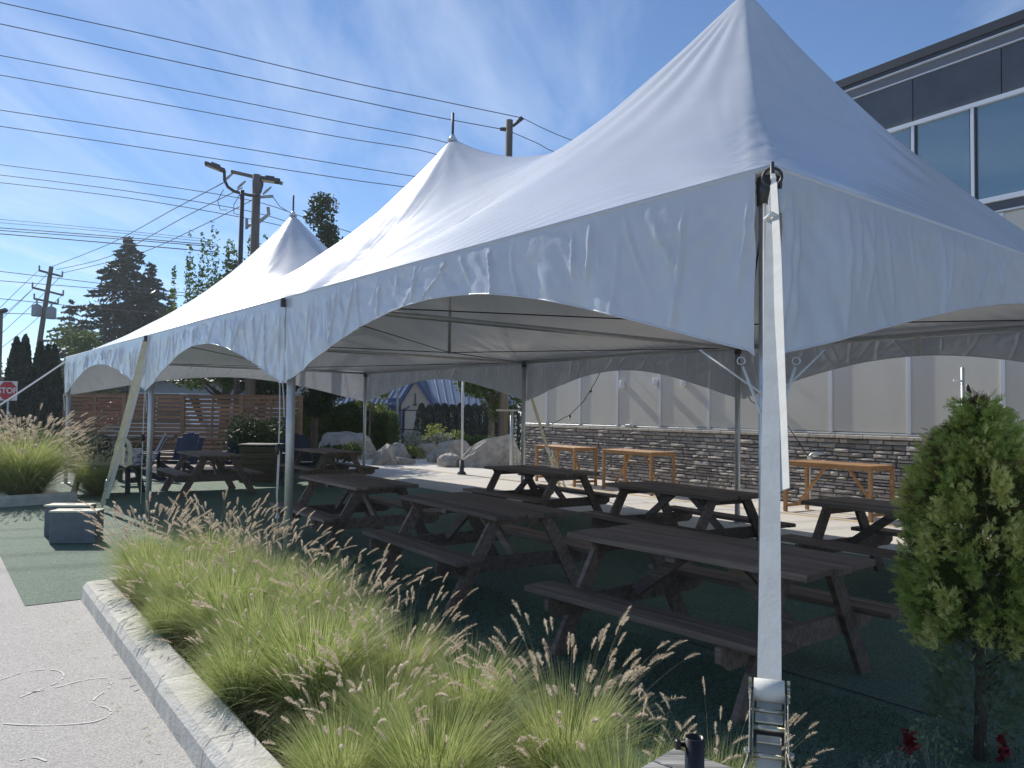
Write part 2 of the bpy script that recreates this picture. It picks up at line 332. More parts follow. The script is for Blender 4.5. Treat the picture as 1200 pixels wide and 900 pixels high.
# kerb around the far left grass
kr = thing('kerb', UV(15.2, -1.2), 'short low concrete kerb under the large grass tuft at the left edge of the photo', 'kerb')
for a, bb, n in (((15.0, -1.75), (15.25, -.45), (D1).to_3d()), ((17.2, -1.75), (15.05, -1.76), D2.to_3d()), ((15.0, -3.6), (15.0, -1.77), D1.to_3d())):
    pc = kerb_piece('x', UV(*a), UV(*bb), .20, .2, n)
    pc.build('kerb_stone', M['kerb'], kr)
sheet('planting_bed', [UV(15.2, -1.6), UV(15.4, -.5), UV(17.4, -.5), UV(17.4, -1.6)], .06, M['soil'])

# ------------------------------------------------------------ chalk drawing
def gpt(px, py):
    p = at(px, py, 1.0); d = p - Vector((0, 0, CAMH)); t = -CAMH / d.z; q = Vector((0, 0, CAMH)) + d * t; return Vector((q.x, q.y, .004))
chalk = [[(0, 797), (12, 793), (27, 788), (50, 785), (66, 786), (74, 790), (73, 796), (63, 802), (40, 811), (22, 818)],
         [(30, 813), (65, 806), (100, 797), (125, 795), (130, 799), (127, 807), (110, 820), (112, 826), (126, 830), (130, 836), (122, 842), (105, 847), (67, 850), (30, 850), (0, 848)],
         [(20, 892), (40, 888), (56, 893)]]
cr_ = thing('chalk_drawing', gpt(70, 815), 'faint white chalk loops drawn on the pavement at the lower left', 'chalk drawing')
for line in chalk:
    P = [gpt(*q) for q in line]; Q = []
    for i in range(len(P) - 1):
        p0, p1, p2, p3 = P[max(i - 1, 0)], P[i], P[i + 1], P[min(i + 2, len(P) - 1)]
        for k in range(6):
            t = k / 6; Q.append(.5 * ((2 * p1) + (p2 - p0) * t + (2 * p0 - 5 * p1 + 4 * p2 - p3) * t * t + (3 * p1 - 3 * p2 + p3 - p0) * t ** 3))
    m_ = MB(); vs = []; fs = []
    for i, p in enumerate(Q):
        t = (Q[min(i + 1, len(Q) - 1)] - Q[max(i - 1, 0)]).normalized(); n = Vector((-t.y, t.x, 0)) * (.004 + .004 * rnd.random()); vs += [p - n, p + n]
    for i in range(len(Q) - 1):
        if rnd.random() < .8: fs.append((2 * i, 2 * i + 1, 2 * i + 3, 2 * i + 2))
    m_.add(vs, fs); m_.build('chalk_line', M['chalk'], cr_)

# ------------------------------------------------------------ tent
tent = thing('frame_tent', UV(9.9, TW / 2), 'large white three peaked frame tent with scalloped valance over the picnic tables', 'tent')
NBAY = 56; NV = 56
us = []
for i in range(3): us += list(np.linspace(BAY[i], BAY[i + 1], NBAY, endpoint=False))
us.append(BAY[3]); us = np.array(us); vs_ = np.linspace(0, TW, NV + 1); nu = len(us); H_ = NV // 2
Z = np.full((nu, NV + 1), EAVE); fix = np.zeros_like(Z, bool)
fix[0, :] = fix[-1, :] = fix[:, 0] = fix[:, -1] = True
pi_ = [NBAY // 2 + NBAY * k for k in range(3)]; SADDLE = [5.68, 4.35]
for sd_, (a, bb) in zip(SADDLE, ((pi_[0], pi_[1]), (pi_[1], pi_[2]))):
    for i in range(a, bb + 1):
        t = (i - a) / (bb - a); c = abs(2 * t - 1); Z[i, H_] = sd_ + (PEAK + (.10 if (a == pi_[0] and t < .5) else 0) - sd_) * (c ** (1.75 if sd_ > 5 else 1.35)); fix[i, H_] = True
HE = 1.6
for k in range(3):
    for du in (-1, 1):
        for dv in (-1, 1):
            if (k == 0 and du == -1) or (k == 2 and du == 1) or True:
                for q in range(H_ + 1):
                    i = pi_[k] + du * q; j = H_ + dv * q; t = 1 - q / H_
                    inner = not ((k == 0 and du == -1) or (k == 2 and du == 1))
                    Z[i, j] = EAVE + (PEAK + (.10 if k == 0 else 0) - EAVE) * (t ** (HE + (.10 if k == 2 else 0) if not inner else 1.45 + (.25 if (k == 1 and du == 1) or k == 2 else 0))); fix[i, j] = True
Zf = Z.copy()
for i in range(nu):   # start guess
    for j in range(NV + 1):
        if not fix[i, j]: Z[i, j] = EAVE + .8
hu = (BAY[3] / (nu - 1)); hv = TW / NV; wu = 1 / hu ** 2; wv = 1 / hv ** 2
for it in range(2500):
    Zn = Z.copy(); Zn[1:-1, 1:-1] = (wu * (Z[2:, 1:-1] + Z[:-2, 1:-1]) + wv * (Z[1:-1, 2:] + Z[1:-1, :-2])) / (2 * wu + 2 * wv)
    Z = np.where(fix, Zf, Zn)
# refine the grid three times before the wrinkles go in
def up(Zc, k):
    n0, n1 = Zc.shape; x0 = np.arange(n0); x1 = np.linspace(0, n0 - 1, (n0 - 1) * k + 1); y0 = np.arange(n1); y1 = np.linspace(0, n1 - 1, (n1 - 1) * k + 1)
    T = np.stack([np.interp(x1, x0, Zc[:, j]) for j in range(n1)], 1); return np.stack([np.interp(y1, y0, T[i]) for i in range(len(x1))], 0)
KF = 3; Z = up(Z, KF)
for it in range(5): Z[1:-1, 1:-1] = .5 * Z[1:-1, 1:-1] + .125 * (Z[2:, 1:-1] + Z[:-2, 1:-1] + Z[1:-1, 2:] + Z[1:-1, :-2])
us = np.interp(np.linspace(0, nu - 1, (nu - 1) * KF + 1), np.arange(nu), us); vs_ = np.linspace(0, TW, NV * KF + 1); nu = len(us); NV = NV * KF; pi_ = [q * KF for q in pi_]
# radial wrinkles pulling toward the corners
rg = np.random.default_rng(3)
UU, VV = np.meshgrid(us, vs_, indexing='ij')
Wk = np.zeros_like(Z)
for cu in BAY:
    for cv in (0, TW):
        dx = UU - cu; dy = VV - cv; r = np.hypot(dx, dy) + .05; th = np.arctan2(dy, dx)
        Wk += .022 * np.exp(-r / 1.3) * np.sin(th * 17 + 3 * np.sin(r * 1.1)) * np.minimum(r / .5, 1)
for k in range(3):
    cu = us[pi_[k]]; dx = UU - cu; dy = VV - TW / 2; r = np.hypot(dx, dy) + .05; th = np.arctan2(dy, dx)
    Wk += (.012, .006, .005)[k] * np.exp(-((r - .9) / 1.5) ** 2) * np.sin(th * 23 + 2.2 * np.sin(r)) * np.minimum(r / .6, 1)
    hip = np.exp(-(((np.abs(dx) * (TW / 2) / (us[pi_[k]] - BAY[k]) - np.abs(dy)) / .22) ** 2)) * np.exp(-((r - 3.2) / 1.2) ** 2)
    Wk += .003 * hip * np.sin(r * 19 + 4 * dx)
    hh_ = np.abs(dx) * (TW / 2) / (us[pi_[k]] - BAY[k]) - np.abs(dy); along = np.clip(r / 5.0, 0, 1)
    for c0, wd_, am in ((-.30, .035, .010), (-.17, .03, .014), (-.06, .03, .010), (.10, .035, .014), (.24, .04, .010), (.5, .05, .008), (-.55, .05, .007)):
        Wk += am * np.exp(-((hh_ - c0 * (1.4 - along) - .05 * np.sin(r * 1.7 + c0 * 20)) / wd_) ** 2) * np.sin(PI * np.clip(along * 1.05, 0, 1)) * (.6 + .4 * np.sin(r * 2.1 + c0 * 30))
    crum = np.exp(-(hh_ / .28) ** 2) * np.exp(-((r - 3.6) / 1.0) ** 2)
    Wk += .011 * crum * (np.sin(dx * 31 + 5 * np.sin(dy * 7)) * np.sin(dy * 27 + 4 * np.sin(dx * 9)))
edge = np.minimum(np.minimum(VV, TW - VV), np.minimum(UU, BAY[3] - UU))
Wk += .008 * np.exp(-edge / .35) * np.minimum(edge / .1, 1) * np.sin((UU + VV) * 21 + 3 * np.sin(UU * 2.3)) 
Wk += .004 * np.sin((UU * 3 + VV * 9) + 2 * np.sin(UU)) * np.minimum(edge, 1)
Z = Z + Wk * np.minimum(edge / .08, 1)
P3 = np.stack([A0.x + D1.x * UU + D2.x * VV, A0.y + D1.y * UU + D2.y * VV, Z], -1).reshape(-1, 3)
idx = np.arange(nu * (NV + 1)).reshape(nu, NV + 1)
Fq = np.stack([idx[:-1, :-1], idx[:-1, 1:], idx[1:, 1:], idx[1:, :-1]], -1).reshape(-1, 4)[:, ::-1]
np_mesh('roof_canopy', P3, Fq, M['fabric'], tent, smooth=True)
# welded eave piping
m_ = MB()
m_.tube([UV(0, 0, EAVE + .005), UV(BAY[3], 0, EAVE + .005), UV(BAY[3], TW, EAVE + .005), UV(0, TW, EAVE + .005), UV(0, .02, EAVE + .005)], .017, 8); m_.build('eave_welt', M['fabric'], tent)
def valance(a, bb, seed, gapa=.0, gapb=.0, out=None):
    a = Vector(a); bb = Vector(bb); Ln = (bb - a).length; d = (bb - a) / Ln; n = Vector((out[0], out[1], 0))
    nx = int(Ln * 62); ny = 20; r = random.Random(seed); ph = [r.uniform(0, 6.28) for _ in range(8)]
    creases = []; cx = .12
    while cx < Ln - .1:
        creases.append((cx, r.uniform(-.35, .25) * (1 if cx < Ln * .7 else .3), r.uniform(.3, 1.25), r.uniform(.010, .026), r.uniform(-.1, .2), r.uniform(.6, 1.25), r.uniform(-.2, .2))); cx += r.choice([.05, .08, .12, .17, .3, .42])
    xs = np.linspace(gapa, Ln - gapb, nx + 1); V = []; 
    for x in xs:
        t = x / Ln; zb = 2.16 + .60 * max(math.sin(PI * t), 0) ** 1.12
        e = min(x, Ln - x)
        if e < .1: zb = 2.16
        for j in range(ny + 1):
            s = j / ny; z = (EAVE - .004) + (zb - EAVE) * s
            lean = .35 * (1 - 2 * t)
            w1 = math.sin((x + lean * s * .9) * 9.5 + ph[0] + 1.6 * math.sin(x * 1.9 + ph[1])) * (.5 + .5 * math.sin(x * 1.3 + ph[2]))
            w2 = math.sin((x - lean * s) * 23 + ph[3] + 2 * math.sin(x * 3.1 + ph[4] + s * 2))
            w3 = noise.noise(Vector((x * 2.0 + seed, s * 1.4, seed * .7))); w4 = noise.noise(Vector((x * 9 + seed + s * 3, s * 5, seed * .7)))
            for (c0, sl, am, wd_, sa, se, cv) in creases:
                dd = x - c0 - sl * s - cv * s * s
                if abs(dd) < .09: w4 += am * 2.6 * math.exp(-(dd / wd_) ** 2) * max(0, min(1, (s - sa) * 6)) * max(0, min(1, (se - s) * 5))
            # diagonal creases running from the leg corner up to the eave
            cr = math.sin(math.atan2(s * .9 + .05, e + .05) * 26 + ph[5]) * math.exp(-e / .9)
            amp = .012 + .026 * s
            o_ = (w1 * amp * .35 + w2 * .0016 * (.3 + s) + w3 * .020 + w4 * .0068 + cr * .005) * min(1, s * 4) + .03 * s * math.sin(PI * t)
            p = a + d * x + n * (o_ + .012); V.append((p.x, p.y, z))
    V = np.array(V); ix = np.arange((nx + 1) * (ny + 1)).reshape(nx + 1, ny + 1)
    Fv = np.stack([ix[:-1, :-1], ix[1:, :-1], ix[1:, 1:], ix[:-1, 1:]], -1).reshape(-1, 4)
    o = np_mesh('valance', V, Fv, M['valance'], tent, smooth=True)
    # hem
    hp = [Vector(V[ix[i, ny]]) for i in range(0, nx + 1, 2)]
    h = MB(); h.tube(hp, .0065, 5); ho = h.build('hem', M['fabric'], o)
    return o
for k in range(3):
    valance(UV(BAY[k], 0), UV(BAY[k + 1], 0), 11 + k, .09 if k == 0 else .0, .0, (-D2.x, -D2.y))
    valance(UV(BAY[k + 1], TW), UV(BAY[k], TW), 21 + k, .0, .09 if k == 0 else 0, (D2.x, D2.y))
valance(UV(0, TW), UV(0, 0), 31, .09, .07, (-D1.x, -D1.y))
valance(UV(BAY[3], 0), UV(BAY[3], TW), 32, .0, .0, (D1.x, D1.y))
def post(u, v, fine=True):
    p = UV(u, v); m_ = MB(); m_.tube([p + Vector((0, 0, .012)), p + Vector((0, 0, EAVE - .03))], .047, 14); o = m_.build('post', M['alu'], tent)
    m_ = MB(); m_.box(p + Vector((0, 0, .008)), (.2, .2, .012), TA, .003); m_.build('base_plate', M['alu'], o)
    m_ = MB(); m_.tube([p + Vector((0, 0, EAVE - .16)), p + Vector((0, 0, EAVE - .02))], .058, 12)
    m_.build('collar', M['dsteel'], o)
    return o
IN = .07
posts = [post(u, IN) for u in (IN, BAY[1], BAY[2], BAY[3] - IN)] + [post(u, TW - IN) for u in (IN, BAY[1], BAY[2], BAY[3] - IN)]
ZP = EAVE - .055
def pipe(a, bb, r=.032, name='eave_pipe'): m_ = MB(); m_.tube([a, bb], r, 10); return m_.build(name, M['alu'], tent)
for v in (IN, TW - IN):
    for k in range(3): pipe(UV(BAY[k] + (IN if k == 0 else .04), v, ZP), UV(BAY[k + 1] - (IN if k == 2 else .04), v, ZP))
for u in (IN, BAY[3] - IN): pipe(UV(u, IN + .05, ZP), UV(u, TW - IN - .05, ZP))
for u in BAY[1:3]: pipe(UV(u, IN + .05, ZP), UV(u, TW - IN - .05, ZP), .036, 'cross_pipe')
PEAK0 = PEAK
for k in range(3):
    PEAK = PEAK0 + (.10 if k == 0 else 0); pk = Vector(UV(us[pi_[k]], TW / 2)); 
    m_ = MB(); m_.tube([pk + Vector((0, 0, 2.86)), pk + Vector((0, 0, PEAK - .05))], .032, 10); ms = m_.build('mast', M['alu'], tent)
    m_ = MB(); m_.tube([pk + Vector((0, 0, PEAK - .05)), pk + Vector((0, 0, PEAK + .42))], .022, 8); m_.build('mast_tip', M['dsteel'], ms)
    m_ = MB(); m_.lathe(pk + Vector((0, 0, PEAK - .04)), [(.10, -.05), (.05, .03), (.03, .07)], 12); m_.build('peak_cap', M['fabric'], ms)
    for uu in (BAY[k], BAY[k + 1]):
        for v in (IN, TW - IN):
            m_ = MB(); q = UV(uu + (IN if uu == 0 else (-IN if k == 2 and uu == BAY[3] else 0)), v, ZP)
            m_.tube([pk + Vector((0, 0, 2.88)), q], .008, 5); m_.build('tension_cable', M['dsteel'], tent)
# reinforcing patches where the roof meets each inner post
for k in (1, 2):
    m_ = MB(); c = UV(BAY[k], -.045, EAVE - .05); m_.box(c, (.035, .05, .10), TA + PI / 2, .006); m_.build('eave_bracket', M['dsteel'], tent)
# valance tie cords at posts
def cord(parent, pts, r=.006, name='cord', m='web'): m_ = MB(); m_.tube(pts, r, 5); return m_.build(name, M[m], parent)
for k in (0, 1, 2, 3):
    q = UV(BAY[k], -.03, 2.17); e = posts[k]
    cord(tent, [q + Vector((.0, 0, 0)), UV(BAY[k] + .02, -.0, 1.95), UV(BAY[k] + .03, .01, 1.78)], .007, 'tie_cord')
q0 = UV(BAY[1], -.02, 2.15)
cord(tent, [q0 + D1.to_3d() * .10, UV(BAY[1] + .10, -.01, 1.75), UV(BAY[1] + .09, -.02, 1.40), UV(BAY[1] + .12, -.02, .95), UV(BAY[1] + .13, 0, .72)], .008, 'tie_cord')
cord(tent, [UV(BAY[1] + .06, -.02, 1.42), UV(BAY[1] + .07, -.03, .9), UV(BAY[1] + .06, -.02, .3)], .007, 'tie_cord')
m_ = MB(); m_.lathe(UV(BAY[1] + .09, -.02, 1.36), [(.01, 0), (.035, .02), (.04, .08), (.02, .12)], 8); m_.build('cord_tensioner', M['black'], tent)
m_ = MB(); m_.lathe(UV(BAY[1] + .13, 0, .66), [(.03, 0), (.022, .03), (.01, .06)], 8); m_.build('cord_toggle', M['white'], tent)
m_ = MB(); m_.lathe(UV(BAY[2] + .09, -.02, 1.30), [(.01, 0), (.035, .02), (.04, .08), (.02, .12)], 8); m_.build('cord_tensioner', M['black'], tent)
cord(tent, [UV(BAY[2] + .1, -.01, 2.15), UV(BAY[2] + .09, -.02, 1.4), UV(BAY[2] + .10, -.02, .25)], .008, 'tie_cord')
# corner ring, D rings and cords at the near corner
def ring(c, r, t, nrm, name, m, parent):
    c = Vector(c); nrm = Vector(nrm).normalized(); a = nrm.cross(Vector((0, 0, 1))).normalized(); bb = nrm.cross(a)
    m_ = MB(); m_.tube([c + (a * math.cos(2 * PI * k / 16) + bb * math.sin(2 * PI * k / 16)) * r for k in range(17)], t, 6, False); return m_.build(name, m, parent)
cn = UV(0, 0, 0); toc = (Vector((0, 0, 0)) - cn).normalized()
ring(cn + Vector((0, 0, EAVE - .06)) + toc * .05, .045, .008, toc, 'corner_ring', M['dsteel'], tent)
ring(UV(.16, -.03, 2.13), .019, .004, toc, 'd_ring', M['alu'], tent)
ring(UV(-.03, .16, 2.13), .019, .004, toc, 'd_ring', M['alu'], tent)
cord(tent, [UV(.42, -.03, 2.2), UV(.04, .0, 1.95)], .006, 'tie_cord')
cord(tent, [UV(-.03, .42, 2.2), UV(.0, .04, 1.95)], .006, 'tie_cord')
cord(tent, [UV(.15, -.03, 2.10), UV(.06, .0, 1.85), UV(.04, .02, 1.7)], .008, 'tie_cord')
cord(tent, [UV(-.03, .15, 2.10), UV(.0, .06, 1.85), UV(.02, .04, 1.7)], .008, 'tie_cord')
# small webbing tab hanging inside far valance
m_ = MB(); m_.box(UV(3.0, TW - .13, 2.88), (.07, .01, .28), TA + PI / 2); m_.build('webbing_tab', M['web'], tent)

# ------------------------------------------------------------ near ratchet strap
top = cn + Vector((0, 0, EAVE - .05)) + toc * .07; rk = Vector((.565, 1.735, 1.205)); end = Vector((.33, .95, .545)); 
side = Vector((-toc.y, toc.x, 0))
st = thing('ratchet_strap', Vector((.1, .25, .0)), 'white webbing strap with steel ratchet running down from the near tent corner', 'ratchet strap')
dirn = (rk - top).normalized(); foot = rk + dirn * ((rk.z - .0) / -dirn.z)
nrm = dirn.cross(side).normalized()
m_ = MB(); m_.ribbon([top.lerp(rk, t) for t in (.12, .4, .7, 1.0)], .052, .0025, side); m_.build('upper_strap', M['web'], st)
m_ = MB(); m_.ribbon([top + dirn * .16 + nrm * .02 + side * .006, top.lerp(rk, .3) + nrm * .012 + side * .022, top.lerp(rk, .58) + nrm * .004 + side * .03, top.lerp(rk, .76) + side * .036], .034, .0025, side + nrm * .5); m_.build('strap_tail', M['web'], st)
m_ = MB(); m_.ribbon([rk + dirn * .04, foot + dirn * -.02], .05, .0025, side); m_.build('lower_strap', M['web'], st)
m_ = MB(); m_.ribbon([top, top + dirn * .08 + nrm * .01 + side * .008, top + dirn * .2, top + dirn * .3 - side * .008, top + dirn * .42], .020, .012, side); m_.build('strap_loop', M['web'], st)
m_ = MB(); m_.tube([top + Vector((0, 0, .06)), top + Vector((0, 0, -.02)), top + dirn * .09], [.009, .013, .007], 6); m_.build('hook', M['dsteel'], st)
# padded cover near top
kc = top + dirn * .30 + side * -.0 ; m_ = MB()
pc = Vector((kc.x, kc.y, kc.z))
for (off, rr) in ((side * .035, 1),):
    vs = []; fs = []; n1, n2 = 12, 10
    for i in range(n1 + 1):
        f = i / n1; rad = .05 * math.sin(PI * min(1, f * .93 + .05)) ** .55 * (1 - .45 * f)
        for k in range(n2): a = 2 * PI * k / n2; vs.append(pc + off + (-dirn) * (.10 - f * .24) + side * rad * math.cos(a) * .85 + nrm * rad * .6 * math.sin(a))
    for i in range(n1):
        for k in range(n2): fs.append((i * n2 + k, i * n2 + (k + 1) % n2, (i + 1) * n2 + (k + 1) % n2, (i + 1) * n2 + k))
    m_.add(vs, fs, True)
m_.build('padded_cover', M['web'], st)
m_ = MB(); kk = top + dirn * .50; m_.tube([kk + side * .025 + nrm * .01, kk + nrm * .03, kk - side * .025 + nrm * .01, kk - nrm * .02, kk + side * .025 + nrm * .01], .012, 6); m_.tube([kk, kk + Vector((.01, 0, -.08))], .010, 6); m_.build('knot', M['web'], st)
# ratchet body: two side plates, spool, cross bars, handle frame
rt = bpy.data.objects.new('ratchet', None); col.objects.link(rt); rt.parent = st; rt.location = rk - Vector(st.location)
X, Yv, Zv = side.normalized(), dirn, -nrm if nrm.dot(toc) < 0 else nrm
fc = Zv
def rb(name, o_, a, bq, c_, m='steel', bev=.002): q = MB(); q.frame(rk + X * o_[0] + Yv * o_[1] + fc * o_[2], X, Yv, fc, a / 2, bq / 2, c_ / 2, bev); return q.build(name, M[m], rt)
for s_ in (-1, 1):
    rb('side_plate', (s_ * .033, .045, .012), .003, .165, .034, bev=.0008)
    rb('handle_plate', (s_ * .0385, .035, .022), .003, .15, .028, bev=.0008)
    q = MB(); c = rk + X * s_ * .040 - Yv * .045 + fc * .022
    for k in range(10):
        a = 2 * PI * k / 10; q.frame(c + (Yv * math.cos(a) + fc * math.sin(a)) * .017, X, Yv * math.cos(a) + fc * math.sin(a), fc * math.cos(a) - Yv * math.sin(a), .003, .006, .0035)
    q.tube([c - X * .003, c + X * .003], .015, 12); q.build('ratchet_wheel', M['steel'], rt)
    q = MB(); q.tube([rk + X * s_ * .037 + Yv * .10 + fc * .025, rk + X * s_ * .05 + Yv * .16 + fc * .04, rk + X * s_ * .052 + Yv * .25 + fc * .045, rk + X * s_ * .048 + Yv * .30 + fc * .045], .0035, 8); q.build('handle_rod', M['steel'], rt)
q = MB(); q.tube([rk - X * .05 + Yv * .262 + fc * .048, rk + X * .05 + Yv * .262 + fc * .048], .009, 8)
q.frame(rk + Yv * .268 + fc * .048, X, Yv, fc, .047, .012, .008, .002); q.build('handle_grip', M['black'], rt)
q = MB(); q.tube([rk - X * .032 - Yv * .045 + fc * .02, rk + X * .032 - Yv * .045 + fc * .02], .024, 16); q.build('webbing_roll', M['web'], rt)
for yy, rr in ((.005, .006), (.045, .008), (.105, .006)):
    q = MB(); q.tube([rk - X * .033 + Yv * yy + fc * .02, rk + X * .033 + Yv * yy + fc * .02], rr, 8); q.build('cross_bar', M['steel'], rt)
rb('pawl', (0, .025, .026), .058, .022, .003); rb('pawl', (0, .075, .030), .05, .018, .003); rb('release_bar', (0, .06, .014), .06, .03, .002, 'dsteel')
for s_ in (-1, 1):
    q = MB(); q.lathe(rk + X * s_ * .042 + Yv * .1 + fc * .022, [(.008, -.006), (.008, .006)], 8); q.build('bolt', M['steel'], rt)
m_ = MB(); m_.box(foot + Vector((0, 0, .04)), (.3, .3, .08), 0, .01); a_ = m_.build('ground_anchor', M['stub'], st)

# ------------------------------------------------------------ other straps
def strap(label, a, bb, wd, sag=0, m='web', group=None, ratchet=.45, side_=None):
    a = Vector(a); bb = Vector(bb); d = (bb - a).normalized(); sd = side_ or Vector((d.y, -d.x, 0)).normalized()
    t0 = thing('tie_down_strap', Vector((bb.x, bb.y, 0)), label, 'strap', group)
    m_ = MB(); m_.ribbon([a.lerp(bb, t / 8) + Vector((0, 0, -sag * 4 * (t / 8) * (1 - t / 8))) for t in range(9)], wd, .003, sd); m_.build('webbing', M[m], t0)
    c = a.lerp(bb, ratchet); m_ = MB(); m_.frame(c, sd, d, sd.cross(d), wd * .62, .07, .02, .004); rr = m_.build('ratchet', M['alu'], t0)
    m_ = MB(); m_.tube([c + d * .07 - sd * wd * .6, c + d * .16 - sd * wd * .5 , c + d * .16 + sd * wd * .5, c + d * .07 + sd * wd * .6], .006, 5); m_.build('handle', M['dsteel'], rr)
    m_ = MB(); m_.tube([bb, bb + Vector((0, 0, .0)) + d * .03], .014, 6); m_.build('hook', M['dsteel'], t0)
    return t0
S2 = UV(BAY[2], -.04, EAVE - .08)
bxl = gpt(110, 602); 
s1 = strap('cream webbing strap slanting down from the second side post to the ballast boxes', S2, (bxl.x + .02, bxl.y + .25, .12), .085, 0, 'webc', side_=Vector((1, .2, 0)), ratchet=.86)
s2 = strap('white webbing strap with a hanging loop beside the cream one at the second side post', S2 + Vector((.05, 0, -.1)), (bxl.x + .14, bxl.y + .15, .25), .06, .10, 'web', side_=Vector((1, .2, 0)), ratchet=.83)
lp = at(145, 518, 11.9)
m_ = MB(); m_.ribbon([lp + Vector(q) for q in ((-.12, 0, -.12), (-.08, 0, .02), (0, 0, .07), (.07, 0, .0), (.10, .02, -.15), (.09, .02, -.32), (.03, .02, -.38), (-.02, 0, -.33), (-.01, 0, -.2), (.0, 0, -.08))], .06, .004, Vector((.75, .66, 0))); m_.build('strap_loop', M['webc'], s2)
strap('pale tie down strap stretching from the far left tent corner off the left edge', UV(BAY[3], -.02, EAVE - .1), (-16.2, 20.6, .05), .09, .05, side_=Vector((0, .6, .8)))
B2 = UV(BAY[2], TW + .05, EAVE - .15)
s3 = strap('cream strap and rope bundle at the back of the tent before the stone wall', B2 - Vector((0, 0, .45)), tuple(UV(12.0, 9.35, .06)), .07, 0, 'webc', side_=Vector((1, .2, 0)), ratchet=.62)
m_ = MB()
for k in range(7):
    a = UV(12.02, 9.1, 1.0 - .05 * k); m_.tube([a, a + Vector((rnd.uniform(-.1, .16), 0, -.25)), a + Vector((rnd.uniform(-.05, .25), 0, -.55)), UV(12, 9.3, .06) + Vector((rnd.uniform(-.35, .25), rnd.uniform(-.1, .1), 0))], .012, 5)
m_.build('rope_bundle', M['webc'], s3)
# ballast boxes
def ballast(px, Y0, lab):
    L_ = .60; D_ = .27; Hh = .42
    q = gpt(*px); ang = R(5)
    t0 = thing('ballast_box', q, lab, 'box', 'ballast boxes at the strap end', ang)
    m_ = MB(); m_.box((L_ / 2, D_ / 2, Hh / 2 + .005), (L_, D_, Hh), 0, .008); m_.build('body', M['boxgrey'], t0, True)
    m_ = MB(); x0 = L_ / 2
    for (cx, cy, sx, sy) in ((L_ / 2, .055, L_ + .02, .13), (L_ / 2, D_ - .045, L_ + .02, .09), (.12, .145, .24, .052), (L_ - .12, .145, .24, .052)): m_.box((cx, cy, Hh + .017), (sx, sy, .022), 0, .002)
    m_.build('lid', M['boxtop'], t0, True)
    m_ = MB(); m_.box((-.004, D_ / 2, Hh * .58), (.012, .13, .19), 0, .003); pl = m_.build('handle_plate', M['white'], t0, True)
    m_ = MB(); m_.box((-.012, D_ / 2, Hh * .58), (.012, .06, .11), 0); h = m_.build('handle_hole', M['black'], pl, True)
    return t0
b1 = ballast((57, 638), 0, 'front grey ballast box with cream lid on the turf beside the grass bed')
b2 = ballast((51, 629), 0, 'rear grey ballast box with cream lid just behind the other one on the turf')

# ------------------------------------------------------------ picnic tables
def make_picnic():
    t = thing('picnic_table', (0, 0, 0), '', 'picnic table', 'brown picnic tables under the tent')
    Hh = .88; LX = 1.07
    def part(name, fn, m='plank'): q = MB(); fn(q); return q.build(name, M[m], t, True)
    for k in range(5):
        y = (k - 2) * .183; dx = [.01, -.015, .02, 0, -.01][k]
        part('top_plank', lambda q: q.box((dx, y, Hh - .022 + .002 * (k % 2)), (2 * LX, .176, .044), 0, .004))
    for sy in (-1, 1):
        for k in range(2):
            part('bench_plank', lambda q: q.box((.01 * k, sy * (.60 + .135 + (k - .5) * .150), .50 - .022), (2 * LX + .06, .143, .044), 0, .004))
    for sx in (-1, 1):
        x = sx * .82
        for sy in (-1, 1):
            def leg(q):
                a = Vector((x, sy * .28, Hh - .046)); bb = Vector((x, sy * .76, 0)); hw = .072
                poly = [a + Vector((-.022, -hw, 0)), a + Vector((-.022, hw, 0)), bb + Vector((-.022, hw + .01, 0)), bb + Vector((-.022, -hw - .01, 0))]
                q.prism(poly, (.044, 0, 0))
            part('leg', leg)
        xi = x - sx * .046
        part('bench_beam', lambda q: q.prism([(xi - .022, -.92, .453), (xi - .022, .92, .453), (xi - .022, .92, .36), (xi - .022, .84, .31), (xi - .022, -.84, .31), (xi - .022, -.92, .36)], (.044, 0, 0)))
        part('top_cleat', lambda q: q.prism([(xi - .02, -.44, Hh - .047), (xi - .02, .44, Hh - .047), (xi - .02, .38, Hh - .13), (xi - .02, -.38, Hh - .13)], (.04, 0, 0)))
        part('brace', lambda q: q.beam((sx * .72, 0, .40), (sx * .14, 0, Hh - .06), .09, .04, (0, 1, 0)))
    part('centre_cleat', lambda q: q.box((0, 0, Hh - .067), (.088, .86, .04), 0, .003))
    return t
proto = make_picnic()
tabs = [(1.48, 5.97, -51, 'nearest brown picnic table, behind the white ratchet strap at the tent front'),
        (-.34, 8.56, -57, 'brown picnic table in the front row, second from the white strap'),
        (-2.2, 11.25, -56, 'brown picnic table in the front row beside the rope hung tent post'),
        (2.27, 10.50, -58.5, 'brown picnic table in the back row just left of the white ratchet strap'),
        (.49, 13.75, -55, 'brown picnic table in the back row in front of the cream strap bundle'),
        (4.32, 8.55, -56, 'brown picnic table partly hidden by the cedar shrub at the right'),
        (-6.75, 17.7, -55, 'farthest left brown picnic table, partly sunlit before the slatted fence'),
        (-4.55, 19.6, -55, 'farthest brown picnic table, near the big pale boulder and hedge')]
for i, (x, y, a, lab) in enumerate(tabs):
    o = proto if i == 0 else copy_tree(proto)
    o.location = (x, y, .004); o.rotation_euler.z = R(a); o['label'] = lab

